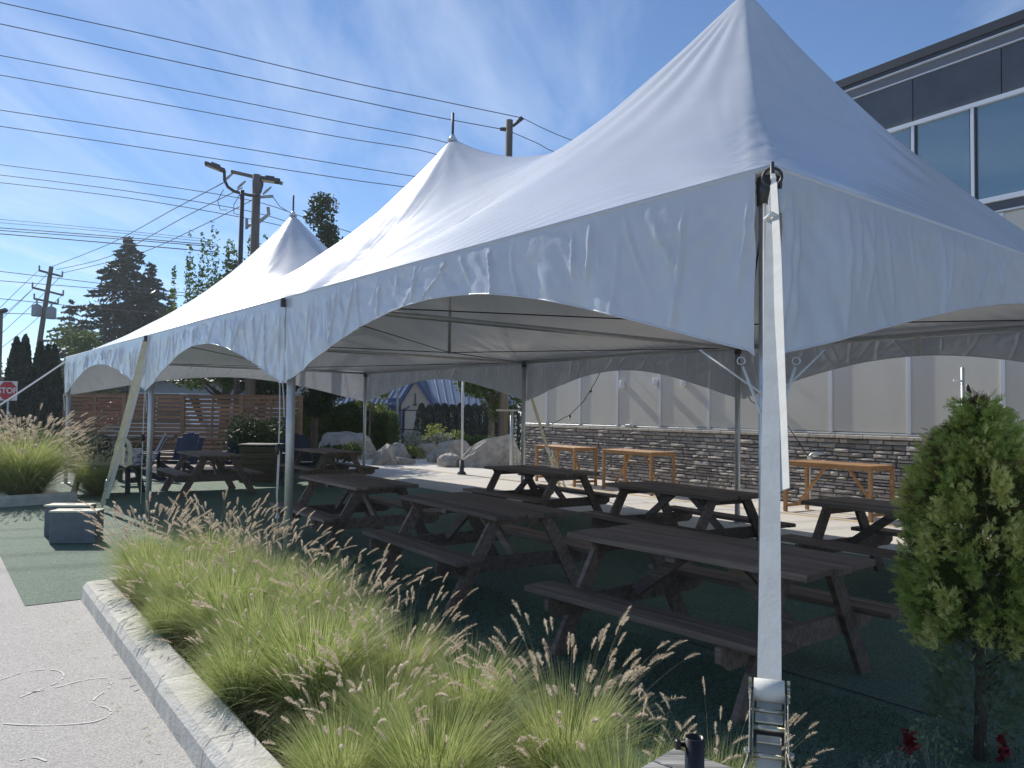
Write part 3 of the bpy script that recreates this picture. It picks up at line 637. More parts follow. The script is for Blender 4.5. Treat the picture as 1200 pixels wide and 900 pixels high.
# ------------------------------------------------------------ building, stone wall
bld = thing('building', BW(2, 4, 0), 'large flat roofed building with taupe panels, dark upper cladding and a band of windows', 'building')
S0, S1 = -16.0, 10.2
def bbox(mb, s0, s1, o0, o1, z0, z1, bev=0): mb.frame(BW((s0 + s1) / 2, (o0 + o1) / 2, (z0 + z1) / 2), DB.to_3d(), NB.to_3d(), (0, 0, 1), abs(s1 - s0) / 2, abs(o1 - o0) / 2, abs(z1 - z0) / 2, bev)
m_ = MB(); bbox(m_, S0, S1, .08, 14, 0, 8.3); m_.build('wall', M['panel'], bld)
k = 0; s = -4.52 - 1.676 * 7
bs = []
while s < S1: bs.append(s); s += 1.676
edges = [S0] + [x for x in bs if x > S0 + .2] + [S1]
for a, bb in zip(edges[:-1], edges[1:]):
    m_ = MB(); bbox(m_, a + .012, bb - .012, .035, .078, 1.56, 5.44, .003); m_.build('wall_panel', M['panel'], bld)
for x in edges[1:-1]:
    m_ = MB(); bbox(m_, x - .038, x + .038, .005, .076, 1.545, 5.45, .004); m_.build('batten', M['batten'], bld)
m_ = MB(); bbox(m_, S0, S1, .012, .074, 1.51, 1.54, .003); m_.build('base_trim', M['batten'], bld)
m_ = MB(); bbox(m_, S0, S1, .0, .076, 5.47, 5.50, .003); m_.build('trim', M['wframe'], bld)
m_ = MB(); bbox(m_, S0, S1, .02, .076, 5.50, 5.66); m_.build('dark_band', M['dpanel'], bld)
m_ = MB(); bbox(m_, S0, S1, -.03, .076, 5.66, 5.75, .004); m_.build('window_sill', M['wframe'], bld)
m_ = MB(); bbox(m_, S0, S1, -.02, .076, 7.45, 7.53, .004); m_.build('window_head', M['wframe'], bld)
mul = [-2.96 + 1.1 * k for k in range(-11, 12)]
mul = [x for x in mul if S0 < x < S1]
for a, bb in zip(mul[:-1], mul[1:]):
    wf = MB()
    for (p, q, r_, t_) in ((a + .03, a + .055, 5.75, 7.45), (bb - .055, bb - .03, 5.75, 7.45)): bbox(wf, p, q, .012, .07, r_, t_)
    wo = wf.build('window', M['fascia'], bld)
    m_ = MB(); bbox(m_, a + .055, bb - .055, .05, .062, 5.75, 7.45); m_.build('pane', M['glass'], wo)
for x in mul: m_ = MB(); bbox(m_, x - .03, x + .03, -.01, .074, 5.752, 7.448, .004); m_.build('mullion', M['wframe'], bld)
dp = [-2.95 + 1.595 * k for k in range(-9, 10)]; dp = [x for x in dp if S0 < x < S1]
for a, bb in zip([S0] + dp, dp + [S1]):
    if bb - a < .1: continue
    m_ = MB(); bbox(m_, a + .008, bb - .008, .03, .076, 7.54, 8.37, .003); m_.build('dark_panel', M['dpanel'], bld)
m_ = MB(); bbox(m_, S0, S1, .0, .076, 8.385, 8.41, .002); m_.build('trim', M['wframe'], bld)
m_ = MB(); bbox(m_, S0, S1, .01, .076, 8.41, 8.58); m_.build('fascia_band', M['fascia2'], bld)
m_ = MB(); bbox(m_, S0 - .02, S1 + .02, -.05, .076, 8.58, 8.605, .002); m_.build('trim', M['wframe'], bld)
m_ = MB(); bbox(m_, S0 - .03, S1 + .03, -.04, 14.03, 8.608, 8.68); m_.build('fascia_band', M['fascia'], bld)
m_ = MB(); bbox(m_, S0 - .05, S1 + .05, -.07, 14.06, 8.683, 8.86, .01); m_.build('parapet_cap', M['fascia'], bld)
# little white light fixtures
for (s_, z_) in ((5.29, 2.68), (3.99, 2.70), (2.98, 2.68), (1.2, 2.72)):
    m_ = MB(); bbox(m_, s_ - .045, s_ + .045, -.11, .034, z_ - .10, z_ + .10, .01); fx = m_.build('wall_light', M['white'], bld)
    m_ = MB(); bbox(m_, s_ - .035, s_ + .035, -.12, -.111, z_ - .08, z_ + .0, .001); m_.build('lens', M['wframe'], fx)
# stone veneer
sw = thing('stone_wall', BW(2.5, -.1, 0), 'low grey ledger stone veneer wall with pale cap along the building foot', 'stone wall')
m_ = MB(); bbox(m_, S0, S1, -.03, .075, 0, 1.42); m_.build('backing', M['dsteel'], sw)
stones = []; z = .02; rr = random.Random(5)
while z < 1.40:
    h = rr.choice([.062, .075, .09, .105]); h = min(h, 1.415 - z)
    if h < .03: break
    s = S0
    while s < S1 - .05:
        ln = rr.uniform(.16, .55); e = min(s + ln, S1)
        stones.append((s, e, z, z + h)); s = e
    z += h
def stone_mb(mb, s0, s1, z0, z1, d, r):
    g = .005; s0 += g; s1 -= g; z0 += g; z1 -= g
    f = []
    for (ss, zz) in ((s0, z0), (s1, z0), (s1, z1), (s0, z1)): f.append((ss, zz))
    b0 = [BW(a, -.028, c) for a, c in f]
    j = [r.uniform(-.014, .014) for _ in range(4)]
    mid = (s0 + s1) / 2; i_ = .012
    fr = [BW(a + (i_ if a < mid else -i_), -d - j[k], c + (i_ * .5 if c < (z0 + z1) / 2 else -i_ * .5)) for k, (a, c) in enumerate(f)]
    cm = BW(mid + r.uniform(-.03, .03), -d - .010 - r.uniform(0, .035), (z0 + z1) / 2 + r.uniform(-.01, .01))
    vs = b0 + fr + [cm]
    fs = [(0, 1, 5, 4), (1, 2, 6, 5), (2, 3, 7, 6), (3, 0, 4, 7), (4, 5, 8), (5, 6, 8), (6, 7, 8), (7, 4, 8)]
    mb.add(vs, [q[::-1] for q in fs])
vis = sorted(range(len(stones)), key=lambda i: abs((stones[i][0] + stones[i][1]) / 2 + .6) if (stones[i][0] > -3.6 and stones[i][3] > .1) else 99 + abs(stones[i][0]))
pick = set(vis[:295]); rest = MB(); r2 = random.Random(9)
for i, (a, bb, c, d_) in enumerate(stones):
    dep = .05 + r2.uniform(0, .06) + (.02 if r2.random() < .15 else 0)
    if i in pick: q = MB(); stone_mb(q, a, bb, c, d_, dep, r2); q.build('stone', M['stone'], sw, loc=BW((a + bb) / 2, 0, (c + d_) / 2))
    else: stone_mb(rest, a, bb, c, d_, dep, r2)
M['stone_far'] = mat('ledger_stone_varied', (.44, .40, .365), .85, c2=(.25, .235, .225), nscale=3.2, stretch=(1, 1, 5), bump=.8, bscale=22)
o = rest.build('stone_course', M['stone_far'], sw); o['kind'] = 'stuff'
s = S0
while s < S1 - .01:
    e = min(s + .61, S1); m_ = MB(); bbox(m_, s + .004, e - .004, -.125, .034, 1.425, 1.495, .012); m_.build('cap_stone', M['cap'], sw, loc=BW((s + e) / 2, 0, 1.46)); s = e
# object lying on the cap
m_ = MB(); bbox(m_, 4.72, 5.12, -.10, .02, 1.50, 1.55, .02); o = m_.build('cloth_bundle', M['boxgrey']); tag(o, 'small grey and white bundle lying on the stone wall cap', 'bundle')
m_ = MB(); bbox(m_, 4.9, 5.1, -.09, .0, 1.55, 1.585, .012); m_.build('cloth_fold', M['white'], o)

# ------------------------------------------------------------ bar tables
def make_bar():
    t = thing('bar_table', (0, 0, 0), '', 'bar table', 'orange wooden bar tables along the stone wall')
    Lx, Wy, Hh = .93, .37, .99
    def part(name, fn): q = MB(); fn(q); return q.build(name, M['orange'], t, True)
    n = 8
    for k in range(n): part('slat', lambda q: q.box((0, -Wy + (k + .5) * 2 * Wy / n, Hh - .011), (2 * Lx, 2 * Wy / n - .008, .022), 0, .002))
    for sy in (-1, 1): part('apron', lambda q: q.box((0, sy * (Wy - .03), Hh - .058), (2 * Lx - .12, .025, .07)))
    for sx in (-1, 1):
        part('apron', lambda q: q.box((sx * (Lx - .03), 0, Hh - .06), (.025, 2 * Wy - .12, .07)))
        for sy in (-1, 1): part('leg', lambda q: q.box((sx * (Lx - .035), sy * (Wy - .035), (Hh - .024) / 2), (.062, .062, Hh - .026), 0, .003))
        part('brace', lambda q: q.beam((sx * (Lx - .07), 0, .12), (sx * .25, 0, Hh - .10), .05, .03, (0, 1, 0)))
        part('stretcher', lambda q: q.box((sx * (Lx - .035), 0, .12), (.03, 2 * Wy - .13, .06)))
    return t
bt = make_bar()
for i, (x, y, a, lab) in enumerate([((5.33 + 6.65 - .31) / 2 + .31, (15.5 + 14.0) / 2 + .2, 0, 'orange slatted bar table right of the white strap, in front of the wall pipe'), (2.23 + .52 + .3, 19.7 - .79 + .2, 0, 'middle orange bar table, the right one of the pair behind the tent'), (.60 + .55 + .3, 21.75 - .83 + .2, 0, 'leftmost orange bar table, behind the cream strap bundle')]):
    o = bt if i == 0 else copy_tree(bt)
    o.location = (x, y, .002); o.rotation_euler.z = BANG + PI + (R(-3) if i else 0); o['label'] = lab
# standpipe
pp = thing('standpipe', (6.6, 15.9, 0), 'white standpipe with an elbow rising in front of the stone wall', 'pipe')
m_ = MB(); bp_ = BW(-.85, -.25, 0); m_.tube([bp_, bp_ + Vector((0, 0, .8)), bp_ + Vector((0, 0, 1.02)), bp_ + Vector((.03, -.03, 1.07)), bp_ + Vector((.10, -.05, 1.09)), bp_ + Vector((.36, -.14, 1.09))], .032, 10); m_.build('pipe', M['alu'], pp)
m_ = MB(); m_.tube([bp_ + Vector((0, 0, .96)), bp_ + Vector((0, 0, 1.03))], .042, 10); m_.build('collar', M['white'], pp)
# string light pole at the wall, string lights
pl = thing('string_light_pole', BW(-4.05, -.35, 0), 'thin metal pole holding a string light before the taupe panels above the cedar shrub', 'pole')
q = BW(-4.03, -.35, 0); m_ = MB(); m_.tube([q, q + Vector((0, 0, 2.75))], .03, 8); m_.build('pole', M['alu'], pl)
m_ = MB(); m_.box(q + Vector((-.06, 0, 2.52)), (.2, .03, .03)); m_.build('bracket', M['white'], pl)
m_ = MB(); m_.tube([q + Vector((.08, 0, 2.45)), q + Vector((.1, 0, 2.36)), q + Vector((.14, 0, 2.3))], [.02, .035, .03], 8); m_.build('bulb', M['black'], pl)
def string(label, pts, bulbs):
    t0 = thing('string_lights', pts[0], label, 'string lights')
    P = []
    for i in range(len(pts) - 1):
        for k in range(5): P.append(Vector(pts[i]).lerp(Vector(pts[i + 1]), k / 5))
    P.append(Vector(pts[-1])); m_ = MB(); m_.tube(P, .009, 5); m_.build('cable', M['black'], t0)
    for f in bulbs:
        c = P[int(f * (len(P) - 1))]; m_ = MB(); m_.tube([c, c + Vector((0, 0, -.07))], .022, 8); s_ = m_.build('socket', M['black'], t0)
        m_ = MB(); m_.lathe(c + Vector((0, 0, -.14)), [(.012, 0), (.03, .02), (.03, .05), (.018, .072)], 8); m_.build('bulb', M['white'], s_)
string('sagging string light cable with bulbs hanging before the taupe wall behind the tent', [at(709, 424, 18.5), at(698, 447, 18.6), at(684, 470, 18.7), at(668, 486, 18.8), at(645, 498, 18.9), at(622, 502, 18.9)], (.3, .62, .9))
string('string light drooping beside the white strap in front of the stone wall', [at(852, 420, 15.5), at(880, 470, 15.5), at(919, 493, 15.4), at(948, 536, 15.3)], (.5,))

# thin stand and plain flat-topped post of unclear use on the patio
t0 = thing('tripod_stand', gpt(540, 556), 'thin pale upright pole with a dark base standing on the patio', 'pole'); q = gpt(541, 556)
m_ = MB(); m_.tube([q + Vector((0, 0, .2)), q + Vector((0, 0, 3.0))], .035, 8); m_.build('pole', M['white'], t0)
m_ = MB(); m_.lathe(q, [(.14, 0), (.13, .05), (.07, .10), (.07, .42)], 12); m_.build('base', M['dsteel'], t0)
q = gpt(599, 553); t0 = thing('flat_top_post', q, 'grey post with a flat top arm and hanging chain left of the tent back post', 'post')
zt = at(597, 482, q.y).z
m_ = MB(); m_.tube([q, q + Vector((0, 0, zt))], .055, 8); m_.build('post', M['alu'], t0)
m_ = MB(); m_.box((q.x - .12, q.y, zt + .03), (.75, .25, .06), 0, .01); m_.build('top_arm', M['cap'], t0)
m_ = MB()
for k in range(16): m_.box((q.x + .12 + .02 * (k % 2), q.y - .05, zt - .15 - k * .12), (.07, .03, .08), k)
m_.build('chain', M['alu'], t0)

# ------------------------------------------------------------ fence
fy = 25.6; fx0 = gx(77, fy); fx1 = gx(352, fy)
fe = thing('slatted_fence', ((fx0 + fx1) / 2, fy, 0), 'warm cedar horizontal slat privacy fence behind the tent at the left', 'fence')
npan = 4; pw = (fx1 - fx0) / npan; FH = 2.30
for k in range(npan + 1):
    m_ = MB(); m_.box((fx0 + k * pw, fy + .0, FH / 2), (.12, .12, FH), 0, .006); m_.build('post', M['cedar'], fe)
for k in range(npan):
    m_ = MB(); m_.box((fx0 + (k + .5) * pw, fy + .015, FH / 2), (.06, .045, FH - .05)); m_.build('stud', M['cedar'], fe)
    for j in range(17):
        back = j % 2; zz = .12 + j * .133
        m_ = MB(); m_.box((0, 0, 0), (pw - .125, .022, .098 if not back else .105), 0, .002)
        if not back: m_.build('slat', M['cedar'], fe, True).location = Vector((fx0 + (k + .5) * pw, fy - .022, zz)) - Vector(fe.location)
        else: m_.build('slat', M['cedar'], fe, True).location = Vector((fx0 + (k + .5) * pw, fy + .052, zz)) - Vector(fe.location)
m_ = MB(); m_.box(((fx0 + fx1) / 2, fy, FH + .02), (fx1 - fx0 + .14, .14, .035), 0, .003); m_.build('top_rail', M['cedar'], fe)

# ------------------------------------------------------------ adirondack chairs, planter, low table
def make_adir():
    t = thing('adirondack_chair', (0, 0, 0), '', 'chair', 'navy adirondack chairs before the fence')
    def part(name, fn, m='navy'): q = MB(); fn(q); return q.build(name, M[m], t, True)
    for k in range(5):
        x = (k - 2) * .125; top_ = 1.12 - .035 * (k - 2) ** 2
        def bs_(q):
            a = Vector((x, .22, .34)); bb = Vector((x * 1.12, .55, top_)); q.beam(a, bb, .131, .02, (0, -1, .4), .004)
        part('back_slat', bs_)
        part('seat_slat', lambda q: q.beam((-.3, -.35 + k * .12, .43 - k * .025), (.3, -.35 + k * .12, .43 - k * .025), .11, .02))
    for sx in (-1, 1):
        part('arm', lambda q: q.box((sx * .36, -.03, .64), (.14, .8, .025), 0, .006))
        part('leg', lambda q: q.box((sx * .31, -.38, .315), (.03, .1, .63)))
        part('leg', lambda q: q.beam((sx * .31, -.42, .38), (sx * .31, .55, .0), .03, .12))
    return t
ac = make_adir()
for i, (px, Y, a, lab) in enumerate([(212, 21.6, 175, 'navy adirondack chair straight behind the sunlit picnic table, left of the planter'), (281, 21.8, 190, 'navy adirondack chair right behind the sunlit picnic table, next to the wooden planter'), (164, 20.6, 120, 'navy adirondack chair behind the hanging strap loop'), (350, 21.6, 200, 'navy adirondack chair peeking out right of the rope hung tent post')]):
    o = ac if i == 0 else copy_tree(ac)
    o.location = (gx(px, Y), Y, .004); o.rotation_euler.z = R(a + 180); o['label'] = lab; o.scale = (1.15, 1.15, 1.08)
m_ = MB(); c = Vector((gx(152, 19.4), 19.4, .62)); m_.frame(c, Vector((1, .2, 0)).normalized(), Vector((-.2, 1, 0)).normalized(), (0, 0, 1), .30, .05, .26, .03); tag(m_.build('cushion', M['cushion']), 'blue and white patterned cushion leaning behind the hanging strap loop', 'cushion')
# wooden planter
px0, px1, Y = 288, 327, 20.6; x0, x1 = gx(px0, Y), gx(px1, Y)
t0 = thing('planter_box', ((x0 + x1) / 2, Y, 0), 'olive brown wooden planter box with a pale rim between chairs and tent post', 'planter')
for j in range(6): m_ = MB(); m_.box(((x0 + x1) / 2, Y, .07 + j * .155), (x1 - x0, .8, .147), 0, .006); m_.build('board', M['olive'], t0)
m_ = MB(); m_.box(((x0 + x1) / 2, Y, .965), (x1 - x0 + .08, .9, .03), 0, .004); m_.build('rim', M['greywood'], t0)
# low dark table with white items
t0 = thing('low_table', (gx(128, 17.3), 17.3, 0), 'black low table carrying white trays behind the large left grass tuft', 'table')
cx_ = gx(130, 17.3)
for k in range(4): m_ = MB(); m_.box((cx_, 17.0 + k * .21, .60), (1.35, .195, .045), 0, .004); m_.build('top_plank', M['black'], t0)
for sx in (-1, 1):
    for sy in (-1, 1): m_ = MB(); m_.beam((cx_ + sx * .5, 17.31 + sy * .2, .575), (cx_ + sx * .58, 17.31 + sy * .34, 0), .10, .09); m_.build('leg', M['black'], t0)
    m_ = MB(); m_.box((cx_ + sx * .54, 17.31, .3), (.05, .6, .1)); m_.build('stretcher', M['black'], t0)
for k, (dx, dy, sx, sy, sz) in enumerate([(-.35, .0, .5, .3, .03), (.2, .1, .55, .3, .04), (.45, -.2, .3, .2, .05)]):
    m_ = MB(); m_.box((cx_ + dx, 17.3 + dy, .623 + sz / 2 + .002 * k), (sx, sy, sz), .2 * k, .006); tag(m_.build('tray', M['white']), ['flat white tray on the left of the black low table', 'long white tray in the middle of the black low table', 'small white tray at the right end of the black low table'][k], 'tray', 'white trays on the black low table')

# ------------------------------------------------------------ weathered table corner and umbrella tube at the bottom edge
t0 = thing('weathered_table', (.49, 1.9, 0), 'weathered grey wooden high table whose corner shows at the bottom edge', 'table')
c = Vector((.478, 2.30, .90)); e1 = Vector((-.17, -.19, 0)).normalized(); e2 = Vector((.15, -.2, 0)).normalized(); e2 = Vector((-e1.y, e1.x, 0)) * -1 if False else Vector((.745, -.667, 0)).normalized(); e1 = Vector((-.667, -.745, 0)).normalized()
for k in range(6):
    o_ = c + e1 * (.06 + k * .118) + e2 * .42; m_ = MB(); m_.frame((0, 0, 0), e2, e1, (0, 0, 1), .42, .055, .019, .003)
    q = m_.build('top_plank', M['greywood'], t0, True); q.location = o_ - Vector(t0.location) - Vector((0, 0, .019))
for a in (.08, .76):
    for bb in (.08, .62):
        p_ = c + e1 * bb + e2 * a; m_ = MB(); m_.box((p_.x, p_.y, .43), (.08, .08, .86), math.atan2(e1.y, e1.x), .004); m_.build('leg', M['greywood'], t0)
for bb in (.08, .62): m_ = MB(); m_.frame(c + e1 * bb + e2 * .42 - Vector((0, 0, .085)), e2, e1, (0, 0, 1), .29, .02, .045); m_.build('apron', M['greywood'], t0)
tp = Vector((.503, 2.16, 0)); t1 = thing('umbrella_base_tube', tp, 'black umbrella holder tube standing at the corner of the weathered grey table', 'umbrella holder')
m_ = MB(); n = 20; vs = []; fs = []
for r_, z_ in ((.026, .78), (.026, .955), (.0225, .955), (.0225, .80)):
    for k in range(n): a = 2 * PI * k / n; vs.append(tp + Vector((r_ * math.cos(a), r_ * math.sin(a), z_ + .03)))
for i in range(3):
    for k in range(n): fs.append((i * n + k, i * n + (k + 1) % n, (i + 1) * n + (k + 1) % n, (i + 1) * n + k))
m_.add(vs, fs, True); m_.build('tube', M['black'], t1)
for zz, sx in ((.965, -1), (.87, -1)):
    m_ = MB(); a = tp + Vector((-.026, 0, zz)); m_.tube([a, a + Vector((-.012, 0, 0)), a + Vector((-.014, 0, 0)), a + Vector((-.026, 0, 0))], [.006, .006, .014, .013], 10); m_.build('knob', M['black'], t1)

# ------------------------------------------------------------ foliage generators
def quads_from(P, n_, size, rg, aspect=.5, vert=0.0, jit=.35, align=None):
    n = len(P); d = rg.normal(size=(n, 3)); 
    if align is not None: d = d * .6 + align
    d /= np.linalg.norm(d, axis=1, keepdims=True) + 1e-9
    e = rg.normal(size=(n, 3)); e -= (e * d).sum(1, keepdims=True) * d; e /= np.linalg.norm(e, axis=1, keepdims=True) + 1e-9
    s = size * (1 + jit * rg.normal(size=(n, 1))).clip(.4, 2)
    a = d * s * .5; b = e * s * .5 * aspect
    V = np.stack([P - a, P + b * 1.0, P + a, P - b * 1.0], 1)     # diamond leaf
    return V.reshape(-1, 3), np.arange(4 * n).reshape(-1, 4)
def blob_points(rg, centers, radii, n):
    k = rg.integers(0, len(centers), n); d = rg.normal(size=(n, 3)); d /= np.linalg.norm(d, axis=1, keepdims=True)
    r = rg.random((n, 1)) ** .45
    return centers[k] + d * r * radii[k][:, None] * np.array([1, 1, .8])
def tree(name, label, base, height, cr, crown_z0, nb, nleaf, size, lm, trunk_r, bm='bark', cat='tree', group=None, seed=1, shoots=0, br=.35, shape=1.0, shoot_h=None):
    rg = np.random.default_rng(seed); t0 = thing(name, base, label, cat, group); base = np.array(base)
    C = []
    for i in range(nb):
        f = (i + .5) / nb; z = crown_z0 + (height - crown_z0) * rg.random() ** .9
        fz = (z - crown_z0) / max(height - crown_z0, .1); rad = cr * math.sqrt(max(.05, 1 - (2 * fz - .85) ** 2 / 1.4)) * shape
        a = rg.random() * 2 * PI; r = rad * math.sqrt(rg.random()) * .85
        C.append([r * math.cos(a), r * math.sin(a), z])
    C = np.array(C); Rr = cr * br * (.6 + .7 * rg.random(nb))
    P = blob_points(rg, C, Rr, nleaf)
    if shoots:
        ex = []
        for s_ in range(shoots):
            a = rg.random() * 2 * PI; r = cr * .95 * math.sqrt(rg.random()); x, y = r * math.cos(a), r * math.sin(a); z0 = crown_z0 + (height - crown_z0) * .35; z1 = (shoot_h or height) * (1.0 - .12 * (r / cr) ** 1.5) * (.80 + .22 * rg.random())
            m_n = 120; zz = z0 + (z1 - z0) * rg.random(m_n); ww = .26 * (1 - ((zz - z0) / (z1 - z0)) * .75)
            ex.append(np.stack([x + ww * rg.normal(size=m_n) * .6, y + ww * rg.normal(size=m_n) * .6, zz], 1))
        P = np.concatenate([P] + ex)
    P = P[P[:, 2] > .05]
    V, Fc = quads_from(P, 1, size, rg); np_mesh('crown', V + base, Fc, M[lm], t0)
    m_ = MB(); b0 = Vector(base); zt = crown_z0 + (height - crown_z0) * .75
    m_.tube([b0, b0 + Vector((trunk_r * .5, 0, zt * .5)), b0 + Vector((0, trunk_r, zt))], [trunk_r * 1.15, trunk_r * .8, trunk_r * .25], 10)
    for i in range(min(nb, 16)):
        c = Vector(C[i]); zs = max(crown_z0 * .75, c.z * .55); s0 = b0 + Vector((0, 0, min(zs, zt)))
        m_.tube([s0, s0.lerp(b0 + c, .5) + Vector((0, 0, -.1)), b0 + c], [trunk_r * .35, trunk_r * .22, trunk_r * .08], 5)
    m_.build('trunk', M[bm], t0); return t0
def shrub(name, label, base, w_, h, nleaf, size, lm, seed=1, cat='shrub', group=None, d_=None, nb=10, flat=False):
    rg = np.random.default_rng(seed); t0 = thing(name, base, label, cat, group); d_ = d_ or w_
    C = np.stack([(rg.random(nb) - .5) * w_ * .7, (rg.random(nb) - .5) * d_ * .7, h * (.25 + .5 * rg.random(nb))], 1); Rr = np.full(nb, min(w_, h * 1.2, d_ * 1.3) * .32) * (.7 + .6 * rg.random(nb))
    P = blob_points(rg, C, Rr, nleaf); P[:, 2] = np.abs(P[:, 2]) * 1.0
    V, Fc = quads_from(P, 1, size, rg); np_mesh('foliage', V + np.array(base), Fc, M[lm], t0)
    m_ = MB(); b0 = Vector(base)
    for i in range(min(nb, 7)): m_.tube([b0 + Vector((C[i][0] * .2, C[i][1] * .2, -.02)), b0 + Vector(C[i])], [.02 + .01 * h, .006], 5)
    m_.build('stem', M['bark'], t0); return t0
def conifer(label, base, H, W_, seed, lm='conifer', group='tall conifers beyond the road', dens=1.0):
    rg = np.random.default_rng(seed); t0 = thing('conifer_tree', base, label, 'tree', group); P = []; A = []
    nl = int(26 * dens * H / 18)
    for i in range(nl):
        f = (i + .5) / nl; z = H * (.10 + .9 * f); L_ = W_ * .5 * (1 - f) ** .85 * (.75 + .5 * rg.random()) + .12; nbr = int(7 + 5 * (1 - f))
        for k in range(nbr):
            a = rg.random() * 2 * PI; l = L_ * (.7 + .5 * rg.random()); nn = int(10 + 40 * l / (W_ * .5) * (H / 18) * 1.6); t = rg.random(nn) ** .7
            droop = -.28 * l * t ** 1.4 + .10 * l * t ** 3
            sp_ = (.05 + .16 * l * t * (1 - t * .6)) * rg.normal(size=(2, nn))
            x = l * t * math.cos(a) - sp_[0] * math.sin(a); y = l * t * math.sin(a) + sp_[0] * math.cos(a)
            P.append(np.stack([x, y, z + droop + sp_[1] * .25], 1)); A.append(np.tile([math.cos(a), math.sin(a), -.25], (nn, 1)))
    P = np.concatenate(P); A = np.concatenate(A)
    V, Fc = quads_from(P, 1, H * .034, rg, aspect=.34, align=A); np_mesh('crown', V + np.array(base), Fc, M[lm], t0)
    m_ = MB(); m_.tube([Vector(base), Vector(base) + Vector((0, 0, H * .98))], [H * .018, .02], 8); m_.build('trunk', M['bark'], t0); return t0
def column_cedar(label, base, H, W_, seed, n=7000, lm='cyp', group='dark columnar cedars by the stop sign'):
    rg = np.random.default_rng(seed); t0 = thing('columnar_cedar', base, label, 'tree', group)
    f = rg.random(n); z = f * H; a = rg.random(n) * 2 * PI
    r = W_ / 2 * np.minimum(1, (1 - f) ** .6 * 1.25) * (.72 + .3 * rg.random(n)) * (1 + .12 * np.sin(a * 5 + z * 2.2))
    P = np.stack([r * np.cos(a), r * np.sin(a), z], 1); A = np.stack([np.cos(a) * .3, np.sin(a) * .3, np.full(n, 1.2)], 1)
    V, Fc = quads_from(P, 1, W_ * .17, rg, aspect=.4, align=A); np_mesh('crown', V + np.array(base), Fc, M[lm], t0)
    m_ = MB(); m_.tube([Vector(base), Vector(base) + Vector((0, 0, H * .9))], [W_ * .10, .02], 7); m_.build('trunk', M['bark'], t0); return t0

# conifers and columns
def B(px, Y): return (gx(px, Y), Y, 0)
conifer('tallest dark conifer rising above the far left tent corner', B(145, 85), 20.4, 17, 1, dens=1.5)
conifer('dark conifer with a lower tip just right of the tallest one', B(172, 88), 18.2, 12, 2, dens=1.3)
conifer('sparse conifer between the crossarm pole and the tallest conifer', B(78, 92), 14.6, 11, 3)
conifer('slim conifer leaning against the left flank of the tallest one', B(98, 90), 13.4, 9, 4)
conifer('small paler conifer standing alone just above the tent roof line', B(198, 80), 14.2, 5.5, 5, 'leafd')
for i, (px, top, W_, lab) in enumerate([(17, 396, 1.15, 'leftmost dark columnar cedar behind the stop sign'), (27, 393, 1.05, 'second dark columnar cedar from the left, behind the stop sign'), (45, 401, 1.05, 'third dark columnar cedar from the left, next to the crossarm pole foot'), (54, 404, .95, 'fourth dark columnar cedar from the left'), (62, 404, .95, 'rightmost dark columnar cedar, at the fence end')]):
    Y = 37; z = at(px, top, Y).z; column_cedar(lab, B(px, Y), z, W_, 20 + i)
tree('leafy_tree', 'leafy tree with tall upright shoots behind the lamp poles', B(262, 36), 7.3, 3.0, 3.0, 30, 13000, .16, 'leafm', .22, seed=31, shoots=64, shoot_h=10.4)
tree('dark_tree', 'dense dark green tree above the slatted fence, beside the lamp pole', B(305, 31), 7.0, 2.6, 2.7, 26, 16000, .17, 'leafd', .16, seed=32)
tree('round_tree', 'dark tree whose round top shows right of the farthest tent peak', B(378, 40), 12.3, 2.5, 2.8, 30, 15000, .20, 'leafd', .2, seed=33, br=.3)
tree('street_tree', 'light green leafed tree with two trunks behind the big boulder', B(575, 33), 5.0, 2.2, 1.9, 26, 14000, .14, 'leafm', .14, 'barkp', seed=34)
tree('young_tree', 'thin young tree with yellow green leaves beside the tent back post', B(433, 33), 3.6, .95, 1.9, 14, 1700, .13, 'leafl', .04, 'barkp', seed=35)
tree('pale_tree', 'pale leafy tree low behind the crossarm pole', B(92, 60), 7.5, 3.0, 1.4, 22, 9000, .26, 'leafm', .2, seed=36)
tree('dark_tree', 'dark green tree peeking over the fence end near the rope hung post', B(368, 34), 5.6, 1.9, 1.9, 20, 9000, .16, 'leafd', .15, seed=37)
# hedge: trimmed
def hedge(label, x0, x1, y0, y1, h, n, size, lm, seed, bumpy=.12, cat='hedge', name='hedge'):
    rg = np.random.default_rng(seed); t0 = thing(name, ((x0 + x1) / 2, (y0 + y1) / 2, 0), label, cat)
    x = x0 + (x1 - x0) * rg.random(n); y = y0 + (y1 - y0) * rg.random(n); z = h * rg.random(n)
    f = rg.integers(0, 4, n); z = np.where(f == 0, h, z); y = np.where(f == 1, y0, y); y = np.where(f == 2, y0, y); e = rg.random(n) < .5; x = np.where((f == 3) & e, x0, x); x = np.where((f == 3) & ~e, x1, x)
    hx = (x - (x0 + x1) / 2) / ((x1 - x0) / 2); P = np.stack([x, y, z * (1 - .22 * np.abs(hx) ** 3)], 1); P += rg.normal(size=(n, 3)) * .07 + bumpy * np.sin(P[:, [1, 2, 0]] * 3.1)
    P[:, 2] = np.abs(P[:, 2]); V, Fc = quads_from(P, 1, size, rg); np_mesh('foliage', V, Fc, M[lm], t0)
    m_ = MB(); m_.box(((x0 + x1) / 2, (y0 + y1) / 2, h * .42), ((x1 - x0) * .9, (y1 - y0) * .8, h * .8), 0, .2); m_.build('inner_growth', M['cyp'], t0); return t0
hedge('broad trimmed green hedge behind the pale boulder', gx(350, 38), gx(458, 38), 37.5, 40.5, 2.05, 20000, .14, 'leafm', 41)
hg = thing('hedge', (gx(550, 46), 46, 0), 'row of dark upright cedars forming a hedge below the blue roofed house', 'hedge')
